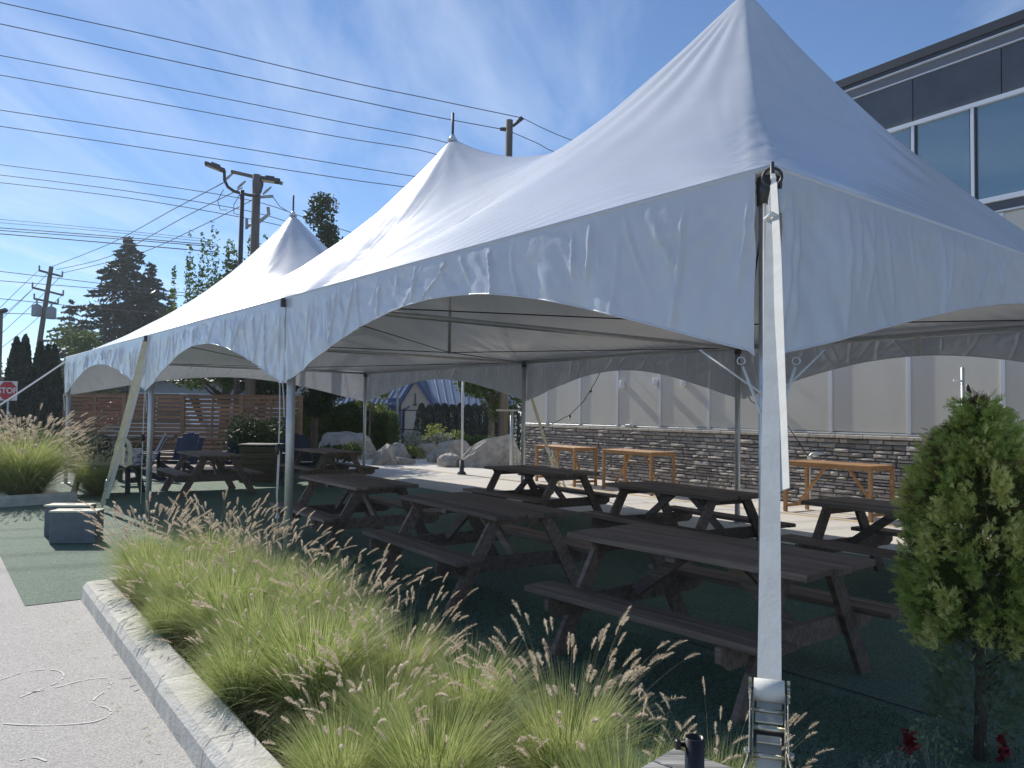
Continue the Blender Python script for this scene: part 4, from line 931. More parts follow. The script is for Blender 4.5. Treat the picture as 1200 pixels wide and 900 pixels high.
for k in range(13):
    rg = np.random.default_rng(60 + k); n = 1500; f = rg.random(n); a = rg.random(n) * 2 * PI; hh = 2.25 + .15 * rg.random(); r = .42 * np.minimum(1, (1 - f) ** .4 * 1.2) * (.8 + .25 * rg.random(n)); x0 = gx(494 + k * 9, 46)
    V, Fc = quads_from(np.stack([x0 + r * np.cos(a), 46 + r * np.sin(a), f * hh], 1), 1, .16, rg, aspect=.4, align=np.tile([0, 0, 1.0], (n, 1))); np_mesh('cedar', V, Fc, M['cyp'], hg)
# shrubs: label, px, Y, w, h, leaf, mat
for i, (px, Y, w_, h, n, sz, lm, lab) in enumerate([
    (395, 27, 2.0, .75, 2500, .10, 'leafm', 'low bright green shrub in front of the pale boulder by the picnic table'),
    (365, 26.2, 1.6, .7, 2200, .10, 'leafd', 'dark low shrub between the fence end and the pale boulder'),
    (502, 33, 2.6, 1.1, 3500, .11, 'leafgrey', 'silvery leafed shrub left of the yellow green bush'),
    (522, 34.5, 1.8, 1.55, 3500, .10, 'leafl', 'rounded yellow green bush before the dark cedar hedge'),
    (545, 33, 1.5, .8, 1600, .10, 'leafl', 'small orange green shrub behind the flat topped boulders'),
    (557, 31.5, 1.7, 1.1, 3000, .12, 'leafm', 'leafy green shrub just left of the big slanting boulder'),
    (478, 33.5, 1.8, .7, 1800, .09, 'leafd', 'low dark shrub beside the small round boulders'),
    (486, 31.5, 1.1, .55, 900, .08, 'leafl', 'tiny bright weed cluster at the gravel edge'),
    (30, 29, 2.4, 1.15, 5000, .10, 'leafm', 'green leafy bush behind the left grass tuft'),
    (62, 27.5, 1.8, 1.0, 3500, .10, 'leafm', 'green leafy bush at the left end of the slatted fence'),
    (-30, 30, 3.0, 1.3, 5000, .10, 'leafm', 'green leafy bush at the very left edge'),
    (110, 24.3, 1.7, 1.15, 4500, .09, 'leafd', 'dark shrub in front of the left half of the fence'),
    (142, 24.1, 1.5, 1.05, 3500, .09, 'leafd', 'dark shrub in front of the fence behind the strap loop'),
    (310, 22.6, 1.6, 1.75, 6000, .09, 'leafd', 'dark shrub rising behind the wooden planter box'),
    (345, 24.0, 1.5, 1.2, 3000, .09, 'leafd', 'dark shrub at the right end of the fence'),
    (600, 31, 1.6, .8, 1800, .10, 'leafd', 'dark shrub right of the big slanting boulder'),
    (113, 44, 1.3, 3.1, 1200, .14, 'leafred', 'red leafed shrub showing above the left half of the fence'),
    (136, 44, 1.0, 3.05, 1000, .14, 'leafred', 'smaller red leafed shrub above the fence near the strap')]):
    shrub('shrub', lab, B(px, Y), w_, h, n, sz, lm, 100 + i)
# distant mass of trees as backdrop
rg = np.random.default_rng(77); P = []
for i in range(230):
    x = -190 + i * 1.7; y = 125 + 25 * rg.random(); h = 5 + 5.5 * rg.random(); n = 240; f = rg.random(n); a = rg.random(n) * 2 * PI; r = 2.7 * np.sqrt(rg.random(n)) * (1 - .6 * f)
    P.append(np.stack([x + r * np.cos(a), y + r * np.sin(a), f * h], 1))
V, Fc = quads_from(np.concatenate(P), 1, .9, rg); o = np_mesh('distant_trees', V, Fc, M['leafd']); tag(o, 'line of distant trees closing the view behind the street', 'trees', kind='stuff')

# ------------------------------------------------------------ boulders
def boulder(label, px, Y, w_, d_, h, seed, tilt=0, pts=None):
    import bmesh
    bm = bmesh.new(); bmesh.ops.create_icosphere(bm, subdivisions=5, radius=1); rr = random.Random(seed); cuts = []
    for k in range(13):
        n = Vector((rr.gauss(0, 1), rr.gauss(0, 1), rr.gauss(.2, .7))).normalized(); cuts.append((n, rr.uniform(.62, .9)))
    for v in bm.verts:
        p = v.co.copy()
        for n, dd in cuts:
            k = p.dot(n) - dd
            if k > 0: p -= n * k * .92
        p *= 1 + .10 * noise.noise(p * 2.2 + Vector((seed, 0, 0))) + .07 * noise.noise(p * 5 + Vector((seed, 3, 0))) - .06 * abs(noise.noise(p * 3.3 + Vector((seed, 9, 0)))) + .03 * noise.noise(p * 13)
        x, y, z = p.x * w_ / 1.7, p.y * d_ / 1.7, (p.z + .25) * h * .85
        z = z + tilt * x * (1 if z > 0 else 0)
        v.co = (x, y, max(z, -.1))
    me = bpy.data.meshes.new('boulder'); bm.to_mesh(me); bm.free()
    o = link('boulder', me, M['granite'], None, B(px, Y)); tag(o, label, 'boulder', 'granite boulders round the patio'); return o
boulder('big slanting pale granite boulder beside the tent back post', 573, 27.3, 1.95, 1.3, .98, 1, .45)
boulder('small rounded boulder at the foot of the big slanting one', 528, 27.2, .85, .8, .42, 2)
boulder('flat topped brown boulder behind the small rounded one', 534, 29.3, 1.45, 1.1, .85, 3)
boulder('small round boulder left of the flat topped one', 510, 29.4, .62, .6, .5, 4)
boulder('large pale domed boulder in front of the trimmed hedge', 412, 31, 2.5, 1.6, 1.15, 5, -.12)
boulder('dark rounded boulder right of the picnic table and domed boulder', 451, 27.7, .85, .8, .72, 6)
boulder('low pale boulder just behind the dark rounded one', 466, 31, 1.0, .8, .65, 7, -.15)
boulder('small flat stone at the patio edge between boulders', 470, 28.2, 1.0, .8, .28, 8)
boulder('low stone in the shrubs left of the flat topped boulder', 500, 32.2, 1.1, .9, .75, 9)

# ------------------------------------------------------------ fountain grass
def grass_mesh(seed, nb=1500, npl=34, Hh=.62, spread=.42, plume_h=.78):
    rg = np.random.default_rng(seed); S = 6
    def strips(base, az, ln, lean, curl, wd, S=6, twist=None):
        n = len(ln); t = np.linspace(0, 1, S + 1)[None, :]
        ang = lean[:, None] + curl[:, None] * t ** 1.3            # angle from vertical
        ds = ln[:, None] / S; hr = np.cumsum(np.sin(ang) * ds, 1) - np.sin(ang[:, :1]) * ds; hz = np.cumsum(np.cos(ang) * ds, 1) - np.cos(ang[:, :1]) * ds
        X = base[:, 0:1] + hr * np.cos(az)[:, None]; Y = base[:, 1:2] + hr * np.sin(az)[:, None]; Zz = base[:, 2:3] + hz
        C = np.stack([X, Y, Zz], -1); wv = wd[:, None] * (1 - t * .92)
        tw = az + PI / 2 + (rg.normal(size=n) * .5); sd = np.stack([np.cos(tw), np.sin(tw), np.zeros(n)], -1)[:, None, :]
        Lf = C - sd * wv[..., None]; Rt = C + sd * wv[..., None]
        V = np.stack([Lf, Rt], 2).reshape(n, -1, 3); k = np.arange(S)
        f = np.stack([2 * k, 2 * k + 1, 2 * k + 3, 2 * k + 2], -1)[None] + (np.arange(n) * (2 * (S + 1)))[:, None, None]
        return V.reshape(-1, 3), f.reshape(-1, 4), C, ang
    r0 = .10 * np.sqrt(rg.random(nb)) * spread / .42; a0 = rg.random(nb) * 2 * PI
    base = np.stack([r0 * np.cos(a0), r0 * np.sin(a0), np.zeros(nb)], 1); az = a0 + rg.normal(size=nb) * .5
    lean = np.abs(rg.normal(size=nb)) * .28 + .05; ln = Hh * (.75 + .5 * rg.random(nb)); curl = .35 + .9 * rg.random(nb) * (rg.random(nb) < .7)
    Vg, Fg, _, _ = strips(base, az, ln, lean, curl, np.full(nb, .0034) * (Hh / .62) ** .6 * (.7 + .7 * rg.random(nb)))
    # dry thatch
    nd = nb // 3; r1 = .11 * np.sqrt(rg.random(nd)); a1 = rg.random(nd) * 2 * PI
    Vd, Fd, _, _ = strips(np.stack([r1 * np.cos(a1), r1 * np.sin(a1), np.zeros(nd)], 1), a1, Hh * (.45 + .5 * rg.random(nd)), .5 + .5 * rg.random(nd), .7 + .8 * rg.random(nd), np.full(nd, .0022))
    # stems + plumes
    a2 = rg.random(npl) * 2 * PI; r2 = .08 * np.sqrt(rg.random(npl)); ln2 = plume_h * (.8 + .4 * rg.random(npl))
    Vs, Fs, C, ang = strips(np.stack([r2 * np.cos(a2), r2 * np.sin(a2), np.zeros(npl)], 1), a2, ln2, .08 + .42 * rg.random(npl), .15 + .55 * rg.random(npl), np.full(npl, .0022), 8)
    Vd = np.concatenate([Vd, Vs]); Fd = np.concatenate([Fd, Fs + len(Vd) - len(Vs)])
    PV = []; cnt = 0; nbz = 110
    for i in range(npl):
        e = C[i, -1]; a = ang[i, -1]; d = np.array([math.sin(a) * math.cos(a2[i]), math.sin(a) * math.sin(a2[i]), math.cos(a)])
        Lp = .105 * (.8 + .6 * rg.random()) * (plume_h / .78) ** .7; t = rg.random(nbz); ps = e + d * (t[:, None] - .25) * Lp + np.array([0, 0, -.25 * Lp]) * (t ** 2)[:, None]
        o_ = rg.normal(size=(nbz, 3)); o_ -= (o_ @ d)[:, None] * d; o_ /= np.linalg.norm(o_, axis=1, keepdims=True)
        rad = (.0155 * (plume_h / .78) ** .6 * np.sin(PI * np.clip(t * .93 + .06, 0, 1)) ** .6)[:, None]
        tip = ps + o_ * rad * (.7 + .6 * rg.random((nbz, 1))) + d * .010; sd = np.cross(o_, d) * .0024
        PV.append(np.stack([ps - sd, ps + sd, tip], 1).reshape(-1, 3))
    PV = np.concatenate(PV); FP = np.arange(len(PV)).reshape(-1, 3)
    return (Vg, Fg), (Vd, Fd), (PV, FP)
protos = []
for k, (nb_, npl, Hh, ph) in enumerate([(1900, 42, .58, .82), (2000, 20, .62, .76), (1800, 80, .54, .80), (2000, 8, .66, .72), (3000, 260, .76, .98)]):
    (Vg, Fg), (Vd, Fd), (PV, FP) = grass_mesh(200 + k, nb_, npl, Hh, .42, ph)
    t0 = thing('fountain_grass', (0, 0, 0), '', 'ornamental grass', 'fountain grass clumps in the kerbed bed')
    np_mesh('blades', Vg, Fg, M['grass'], t0); np_mesh('dry_blades', Vd, Fd, M['grassdry'], t0); np_mesh('plumes', PV, FP, M['plume'], t0)
    protos.append(t0)
clumps = [  # u, v, proto, scale
    (6.25, -1.35, 2, 1.05, 'fountain grass clump at the far tip of the bed, plumes leaning over the turf'),
    (6.0, -.80, 0, 1.0, 'fountain grass clump at the far end of the bed, nearest the second tent post'),
    (5.45, -1.45, 0, .98, 'plume filled fountain grass clump beside the far kerb end'),
    (5.2, -.85, 2, 1.05, 'pale plumed fountain grass clump on the turf side, just left of the rope hung post'),
    (4.6, -1.40, 1, 1.0, 'green fountain grass clump behind the kerb, second metre from its far end'),
    (4.4, -.80, 2, 1.0, 'pale plumed fountain grass clump next to the rope hung tent post'),
    (3.75, -1.38, 3, .98, 'bright green fountain grass clump at the middle of the kerb'),
    (3.6, -.82, 1, .98, 'green fountain grass clump on the turf side in mid bed'),
    (2.95, -1.42, 1, .95, 'green fountain grass clump with dry lower leaves over the kerb'),
    (2.85, -.85, 2, .9, 'short plumed fountain grass clump in front of the second picnic table'),
    (2.15, -1.40, 3, 1.0, 'bright green fountain grass clump near the bottom of the kerb'),
    (2.05, -.85, 0, .78, 'low fountain grass clump with few plumes against the shaded turf'),
    (1.4, -1.35, 2, .82, 'plume covered fountain grass clump in the lower middle of the photo'),
    (1.25, -.92, 3, .75, 'low green fountain grass clump right of the bottom middle'),
    (.55, -.85, 2, .92, 'fountain grass clump with tall upright plumes in front of the nearest picnic table'),
    (.7, -1.5, 3, .8, 'green fountain grass clump at the bottom edge of the photo'),
    (-.1, -1.15, 1, .8, 'fountain grass clump at the bottom edge left of the weathered table'),
    (4.1, -1.66, 0, .70, 'small plumed clump spilling over the upper middle of the kerb'),
    (2.5, -1.70, 1, .74, 'small shaggy clump spilling over the lower middle of the kerb'),
    (1.05, -1.76, 0, .72, 'small plumed clump at the kerb cut by the bottom edge'),
    (-.2, -.70, 0, .66, 'small fountain grass clump touching the weathered table corner'),
    (.15, -1.75, 1, .7, 'fountain grass clump hanging over the near kerb at the bottom edge')]
used = set()
for i, (u, v, k, s, lab) in enumerate(clumps):
    o = protos[k] if k not in used else copy_tree(protos[k]); used.add(k)
    o.location = UV(u, v, .05); o.rotation_euler.z = rnd.uniform(0, 6.28); o.scale = (s, s, s); o['label'] = lab
o = protos[4]; o.location = UV(16.25, -1.25, .06); o.scale = (2.15, 2.15, 1.55); tag(o, 'huge fountain grass tuft with pink plumes at the left edge behind its own kerb', 'ornamental grass'); del o['group']
o = copy_tree(protos[4]); o.location = UV(16.9, -2.4, .06); o.scale = (1.9, 1.9, 1.4); o.rotation_euler.z = 2; o['label'] = 'fountain grass tuft half cut off by the left edge of the photo'
o = copy_tree(protos[4]); o.location = UV(16.5, .15, .02); o.scale = (1.2, 1.2, 1.0); o.rotation_euler.z = 4; o['label'] = 'smaller plumed grass tuft between the huge tuft and the cream strap'
# low ground cover in the bed
rg = np.random.default_rng(5); n = 26000; u = -3 + 9.2 * rg.random(n); v = -1.78 + 1.22 * rg.random(n)
P = np.stack([A0.x + D1.x * u + D2.x * v, A0.y + D1.y * u + D2.y * v, .05 + .05 * rg.random(n)], 1)
A = np.tile([0, 0, 1.1], (n, 1)); V, Fc = quads_from(P, 1, .085, rg, aspect=.06, align=A); o = np_mesh('bed_grass', V, Fc, M['grass']); tag(o, 'short fine grass filling the bed between the clumps', 'grass', kind='stuff')
# turf fibres near the bed edge and in front
n = 60000; u = -2.5 + 9.5 * rg.random(n); v = -.62 + 2.2 * rg.random(n) ** 1.6
P = np.stack([A0.x + D1.x * u + D2.x * v, A0.y + D1.y * u + D2.y * v, .012 + .006 * rg.random(n)], 1); V, Fc = quads_from(P, 1, .034, rg, aspect=.10, align=np.tile([0, 0, .9], (n, 1)))
M['fibre'] = leafmat('turf_fibre', (.03, .075, .04), (.06, .12, .06), .2, nscale=8); o = np_mesh('turf_fibres', V, Fc, M['fibre']); tag(o, 'short green fibres of the artificial turf next to the grass bed', 'turf', kind='stuff')
# litter on pavement
m_ = MB()
for k in range(70):
    u = rnd.uniform(1.5, 6.3); v = -2.0 - .05 * (6.36 - u) - abs(rnd.gauss(0, .06)) - .01; p = UV(u, v, .006); a = rnd.uniform(0, PI); d = Vector((math.cos(a), math.sin(a), rnd.uniform(0, .15))) * rnd.uniform(.008, .03); n_ = Vector((-d.y, d.x, 0)) * .18
    m_.add([p - d, p + n_, p + d, p - n_], [(0, 1, 2, 3)])
tag(m_.build('dry_litter', M['grassdry']), 'dry grass litter lying on the pavement along the kerb', 'litter', kind='stuff')

# ------------------------------------------------------------ thuja shrub
TH = Vector((2.565, 4.36, 0)); t0 = thing('cedar_shrub', TH, 'bushy green and gold cedar shrub on a thin trunk at the right edge', 'shrub')
rg = np.random.default_rng(8)
def fronds(n, z0, z1, Rf, rg, size, inner=.55, clus=0):
    f = rg.random(n) ** .9; z = z0 + (z1 - z0) * f; a = rg.random(n) * 2 * PI
    lump = 1 + .10 * np.sin(a * 3 + z * 7.1) + .14 * np.sin(a * 6 - z * 12.3) + .12 * np.sin(z * 24 + a * 4)
    r = Rf(z) * lump * (inner + (1 - inner) * rg.random(n) ** .5); P = np.stack([TH.x + r * np.cos(a), TH.y + r * np.sin(a), z], 1)
    if clus:
        fc_ = rg.random(clus); zc = z0 + (z1 - z0) * fc_; ac_ = rg.random(clus) * 2 * PI; rc = Rf(zc) * (.82 + .24 * rg.random(clus)); ki = rg.integers(0, clus, n)
        P = np.stack([TH.x + rc * np.cos(ac_), TH.y + rc * np.sin(ac_), zc], 1)[ki] + rg.normal(size=(n, 3)) * np.array([.026, .026, .045]); a = ac_[ki]
    out = np.stack([np.cos(a), np.sin(a), .55 + .5 * rg.normal(size=n)], 1) + .35 * rg.normal(size=(n, 3)); out /= np.linalg.norm(out, axis=1, keepdims=True)
    sd = rg.normal(size=(n, 3)); sd -= (sd * out).sum(1, keepdims=True) * out; sd /= np.linalg.norm(sd, axis=1, keepdims=True)
    Vs = []; L_ = size * (.7 + .6 * rg.random((n, 1)))
    def leaf(b0, d, l, w_): 
        n_ = np.cross(d, sd); n_ = np.cross(n_, d) if False else n_
        s = np.cross(d, np.cross(sd, d)); s /= np.linalg.norm(s, axis=1, keepdims=True) + 1e-9
        Vs.append(np.stack([b0 - s * w_ * .5, b0 + s * w_ * .5, b0 + d * l * .7 + s * w_ * .38, b0 + d * l, ], 1))
    leaf(P, out, L_, .0065)
    for k, fr in enumerate((.2, .4, .6, .8)):
        for sg in (-1, 1):
            d = out * .72 + sd * sg * .69 + .12 * rg.normal(size=(n, 3)); d /= np.linalg.norm(d, axis=1, keepdims=True)
            b0 = P + out * L_ * (fr - .06 * (sg > 0)); leaf(b0, d, L_ * (.58 - .12 * k), .0055)
    V = np.concatenate(Vs).reshape(-1, 3); return V, np.arange(len(V)).reshape(-1, 4)
def RF(z): return .94 * np.interp(z, [.58, .68, .80, .95, 1.1, 1.33, 1.52, 1.71, 1.80, 1.93], [.10, .26, .35, .385, .39, .36, .29, .18, .11, .02])
V, Fc = fronds(9000, .62, 1.88, RF, rg, .060, .4, 120); np_mesh('crown', V, Fc, M['thuja'], t0)
V, Fc = fronds(3600, .68, 1.84, lambda z: RF(z) * 1.08, rg, .052, .9, 55); M['thujal'] = leafmat('thuja_gold_spray', (.66, .68, .24), (.74, .70, .28), .4, nscale=9); np_mesh('golden_sprays', V, Fc, M['thujal'], t0)
V, Fc = fronds(5000, .66, 1.82, lambda z: RF(z) * .80, rg, .07, .3); M['thujad'] = leafmat('thuja_inner_spray', (.11, .16, .04), (.15, .20, .05), .3, nscale=9); np_mesh('inner_sprays', V, Fc, M['thujad'], t0)  # inner layer coloured darker: shade painted into the gaps between clumps
V, Fc = fronds(600, 1.3, 1.96, lambda z: RF(z) * 1.0, rg, .06, .6); np_mesh('brown_sprays', V, Fc, M['thujab'], t0)
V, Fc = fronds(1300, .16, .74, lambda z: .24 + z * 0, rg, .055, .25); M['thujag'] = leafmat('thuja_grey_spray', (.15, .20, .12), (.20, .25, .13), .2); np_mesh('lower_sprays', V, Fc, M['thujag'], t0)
m_ = MB(); m_.tube([TH, TH + Vector((.01, 0, .45)), TH + Vector((-.01, .01, .9)), TH + Vector((0, 0, 1.7))], [.034, .028, .024, .01], 10)
for k in range(26):
    a = rnd.uniform(0, 6.28); z = rnd.uniform(.3, 1.6); l = rnd.uniform(.15, .32); p = TH + Vector((0, 0, z)); m_.tube([p, p + Vector((math.cos(a) * l, math.sin(a) * l, l * .8))], [.008, .003], 5)
m_.build('trunk', M['bark'], t0)
# red flowers and pale sprigs by the trunk
for (px, py, lab) in ((1068, 868, 'dark red flower cluster on the shaded turf left of the cedar trunk'), (1176, 878, 'bright red flower cluster right of the cedar trunk')):
    q = at(px, py, 4.35); t1 = thing('red_flower', (q.x, q.y, 0), lab, 'flower', 'red flowers at the foot of the cedar shrub'); m_ = MB(); m_.tube([(q.x, q.y, 0), (q.x, q.y, q.z)], .004, 5); m_.build('stem', M['bark'], t1)
    rg = np.random.default_rng(px); P = np.array(q) + rg.normal(size=(60, 3)) * np.array([.018, .018, .035]); V, Fc = quads_from(P, 1, .04, rg, .7); np_mesh('petals', V, Fc, M['redflower'], t1)
for (px, py, lab) in ((1028, 890, 'small pale flowering sprig at the bottom edge left of the cedar shrub'), (1050, 886, 'pale flowering sprig beside the other one near the cedar trunk'), (1095, 868, 'loose grey green sprigs growing at the foot of the cedar shrub')):
    q = at(px, py, 3.9); big = px > 1080; t1 = thing('flowering_sprig', (q.x, q.y, 0), lab, 'plant', 'pale sprigs by the cedar shrub'); rg = np.random.default_rng(px); h = q.z
    m_ = MB(); k_ = 9 if big else 5
    P = []
    for k in range(k_):
        e = Vector((q.x + rnd.uniform(-.08, .08), q.y + rnd.uniform(-.06, .06), h + rnd.uniform(-.06, .08 if big else .02))); m_.tube([(q.x, q.y, 0), e], .0025, 4); P.append(np.array(e) + rg.normal(size=(22, 3)) * (.012 if not big else .03))
    m_.build('stem', M['leafgrey'], t1); V, Fc = quads_from(np.concatenate(P), 1, .016 if not big else .024, rg, .5); np_mesh('blossom', V, Fc, M['leafgrey'] if not big else M['thujag'], t1)

# ------------------------------------------------------------ stop sign
sp0 = at(9, 458, 31); t0 = thing('stop_sign', (sp0.x, sp0.y, 0), 'red octagonal STOP sign on a white square board at the left edge', 'sign')
m_ = MB(); m_.box(sp0, (.76, .02, .76), 0, .004); m_.build('board', M['white'], t0)
m_ = MB(); m_.prism([sp0 + Vector((.355 / math.cos(PI / 8) * math.cos(PI / 8 + k * PI / 4), -.012, .355 / math.cos(PI / 8) * math.sin(PI / 8 + k * PI / 4))) for k in range(8)], (0, -.004, 0)); m_.build('octagon', M['red'], t0)
cu = bpy.data.curves.new('stop_text', 'FONT'); cu.body = 'STOP'; cu.size = .32; cu.align_x = 'CENTER'; cu.align_y = 'CENTER'; cu.extrude = .002; cu.offset = .006
tmp = bpy.data.objects.new('tmp', cu); col.objects.link(tmp); bpy.context.view_layer.update()
me = bpy.data.meshes.new_from_object(tmp.evaluated_get(bpy.context.evaluated_depsgraph_get())); bpy.data.objects.remove(tmp)
me.materials.clear(); o = link('lettering', me, M['white'], t0); o.location = sp0 + Vector((0, -.02, 0)) - Vector(t0.location); o.rotation_euler = (PI / 2, 0, 0)
m_ = MB(); m_.tube([(sp0.x, sp0.y + .04, 0), (sp0.x, sp0.y + .04, sp0.z + .3)], .035, 8); m_.build('pole', M['alu'], t0)

# ------------------------------------------------------------ utility poles, lamps and wires
def tpx(px, py, Y): return at(px, py, Y)
# pole with lamps
Y = 30; b_ = at(294, 470, Y); tp_ = at(301, 205, Y)
t0 = thing('utility_pole', (b_.x, b_.y, 0), 'grey wooden utility pole with crossarm and insulators left of the far tent peak', 'utility pole'); base = Vector((b_.x - .05, b_.y, 0))
m_ = MB(); m_.tube([base, Vector(tp_)], [.20, .155], 12); m_.build('pole', M['polewood'], t0)
a = at(271, 201, Y); bq = at(331, 215, Y); m_ = MB(); m_.beam(a, bq, .10, .12, bev=.01); ca = m_.build('crossarm', M['polewood'], t0)
for px, py in ((273, 203), (288, 212), (318, 219)):
    a = at(px, py, Y); m_ = MB(); m_.tube([a, a + Vector((-.18, 0, -.16)), a + Vector((-.32, 0, -.3))], [.03, .055, .03], 8); m_.build('insulator', M['xfmr'], t0)
a = at(301, 262, Y); m_ = MB(); m_.tube([a, at(310, 255, Y), at(315, 251, Y), at(314, 243, Y)], .07, 8); m_.tube([a, at(292, 264, Y), at(289, 268, Y), at(289, 256, Y)], .06, 8); m_.build('bracket', M['xfmr'], t0)
m_ = MB(); m_.tube([at(302, 231, Y), at(320, 230, Y)], .06, 8); m_.build('cutout', M['xfmr'], t0)
for pts in ([(262, 222), (255, 235), (258, 246), (266, 246)], [(281, 228), (274, 240), (274, 250), (281, 252)], [(320, 231), (328, 242), (336, 247)]): m_ = MB(); m_.tube([at(*q, Y) for q in pts], .014, 5); m_.build('jumper_wire', M['wire'], t0)
Y = 28; b_ = at(280, 470, Y); tp_ = at(284, 223, Y)
t0 = thing('lamp_post', (b_.x, b_.y, 0), 'dark metal lamp post with two flat lamp heads on curved arms', 'lamp post')
m_ = MB(); m_.tube([Vector((b_.x - .1, b_.y, 0)), tp_], [.11, .075], 10); m_.build('pole', M['dsteel'], t0)
m_ = MB(); m_.tube([at(*q, Y) for q in ((263, 200), (263, 211), (267, 219), (274, 224), (284, 227), (294, 229), (300, 229), (305, 225), (307, 217), (307, 209))], .055, 8); m_.build('arm', M['dsteel'], t0)
for (px, py, ang_, dx) in ((252, 196, .30, -1), (316, 211, .04, 1)):
    c = at(px, py, Y); X = Vector((math.cos(ang_), .35, -math.sin(ang_))).normalized(); Yv = Vector((0, 1, 0)); Yv = (Yv - X * Yv.dot(X)).normalized(); Zv = X.cross(Yv)
    m_ = MB(); m_.frame(c, X, Yv, Zv, .36, .22, .06, .03); m_.frame(c + Zv * .09, X, Yv, Zv, .16, .12, .04, .02); lh = m_.build('lamp_head', M['dsteel'], t0)
    m_ = MB(); m_.frame(c - Zv * .063 + X * -.05, X, Yv, Zv, .22, .15, .006); m_.build('lens', M['boxtop'], lh)
# crossarm pole at left
Y = 58; b_ = at(38, 440, Y); tp_ = at(60, 317, Y)
t0 = thing('utility_pole', (at(36, 480, Y).x, Y, 0), 'leaning wooden utility pole with three crossarms and transformers at the left', 'utility pole')
ft = Vector((at(36, 470, Y).x - .3, Y, 0)); m_ = MB(); m_.tube([ft, tp_ + Vector((0, 0, .3))], [.24, .15], 10); m_.build('pole', M['polewood'], t0)
for (a, bq) in (((46, 317), (73, 324)), ((38, 337), (74, 346)), ((40, 350), (68, 356))):
    m_ = MB(); m_.beam(at(*a, Y), at(*bq, Y), .13, .15); ca = m_.build('crossarm', M['polewood'], t0)
    for q in (a, bq): p = at(*q, Y); m_ = MB(); m_.tube([p, p + Vector((0, 0, .38))], .06, 6); m_.build('insulator', M['xfmr'], ca)
for (px, py) in ((43, 364), (60, 367)): p = at(px, py, Y - .4); m_ = MB(); m_.lathe(p, [(.32, -.42), (.34, -.35), (.34, .35), (.2, .45), (.06, .5), (.05, .75)], 12); m_.build('transformer', M['xfmr'], t0)
# partial pole far left
Y = 50; p = at(1, 365, Y); t0 = thing('utility_pole', (p.x, Y, 0), 'pole top with a small crossarm cut off by the left edge', 'utility pole'); m_ = MB(); m_.tube([(p.x, Y, 0), p], [.18, .13], 8); m_.build('pole', M['polewood'], t0)
m_ = MB(); m_.beam(at(-14, 369, Y), at(8, 363, Y), .3, .25, bev=.05); m_.build('crossarm', M['dsteel'], t0)
# pole behind the tent
Y = 30; p = at(597, 141, Y); t0 = thing('utility_pole', (p.x - .1, Y, 0), 'dark wooden pole top poking above the tent saddle between two peaks', 'utility pole'); m_ = MB(); m_.tube([(p.x - .1, Y, 0), p], [.2, .14], 10); m_.build('pole', M['polewood'], t0)
a = at(601, 148, Y); m_ = MB(); m_.tube([a, at(612, 138, Y)], [.05, .09], 8); m_.build('insulator', M['dsteel'], t0)
m_ = MB(); m_.tube([at(586, 151, Y), at(596, 152, Y)], [.07, .09], 8); m_.build('insulator', M['dsteel'], t0)
def wire(lab, pts, Ys, r=.018, sag=0):
    P = []; n = len(pts)
    Q = [at(px, py, Ys[0] + (Ys[1] - Ys[0]) * i / (n - 1)) for i, (px, py) in enumerate(pts)]
    for i in range(n - 1):
        p0, p1, p2, p3 = Q[max(i - 1, 0)], Q[i], Q[i + 1], Q[min(i + 2, n - 1)]
        for k in range(5):
            t = k / 5; P.append(.5 * ((2 * p1) + (p2 - p0) * t + (2 * p0 - 5 * p1 + 4 * p2 - p3) * t * t + (3 * p1 - 3 * p2 + p3 - p0) * t ** 3))
    P.append(Q[-1]); m_ = MB(); m_.tube(P, r, 5); o = m_.build('power_line', M['wire'], loc=P[len(P) // 2]); tag(o, lab, 'wire', 'overhead power lines'); return o
ordn = ['topmost', 'second', 'third', 'fourth', 'fifth', 'sixth']
for i, pts in enumerate([[(-120, -25), (0, 3), (200, 47), (400, 94), (500, 115), (611, 138)], [(-120, 3), (0, 28), (200, 71), (400, 114), (500, 135), (586, 151)], [(-120, 43), (0, 65), (200, 103), (400, 143), (530, 169), (600, 204)], [(-120, 68), (0, 88), (200, 124), (400, 161), (508, 180), (590, 215)], [(-120, 112), (0, 129), (200, 160), (400, 193), (487, 207), (620, 228)], [(-120, 132), (0, 148), (200, 178), (400, 209), (473, 219), (620, 240)]]):
    wire(ordn[i] + ' long power line sloping down across the upper left sky', pts, (26, 30), .015 if i > 1 else .017)
wire('power line running down right from the pole top behind the tent saddle', [(612, 138), (640, 152), (672, 165), (760, 196)], (30, 31), .015)
wire('lower power line running right from the dark pole behind the tent saddle', [(600, 155), (630, 168), (655, 180), (760, 215)], (30, 31), .015)
for i, pts in enumerate([[(-100, 180), (0, 193), (150, 212), (290, 234), (360, 256), (420, 275)], [(-100, 194), (0, 205), (150, 224), (290, 247), (360, 268)], [(-100, 205), (0, 214), (150, 232), (290, 256), (360, 272)]]):
    wire(['upper', 'middle', 'lower'][i] + ' wire of the triple passing behind the lamp post', pts, (34, 34), .016)
for i, pts in enumerate([[(-100, 249), (0, 257), (120, 268), (250, 281)], [(-100, 254), (0, 261), (120, 271), (250, 284)], [(-100, 260), (0, 267), (120, 276), (250, 287)], [(-100, 262), (0, 270), (120, 278.5), (250, 289)], [(-100, 267), (0, 274), (120, 284), (250, 295)]]):
    wire(['topmost', 'second', 'third', 'fourth', 'lowest'][i] + ' cable of the tight bundle above the conifers', pts, (38, 38), [.012, .012, .022, .022, .026][i])
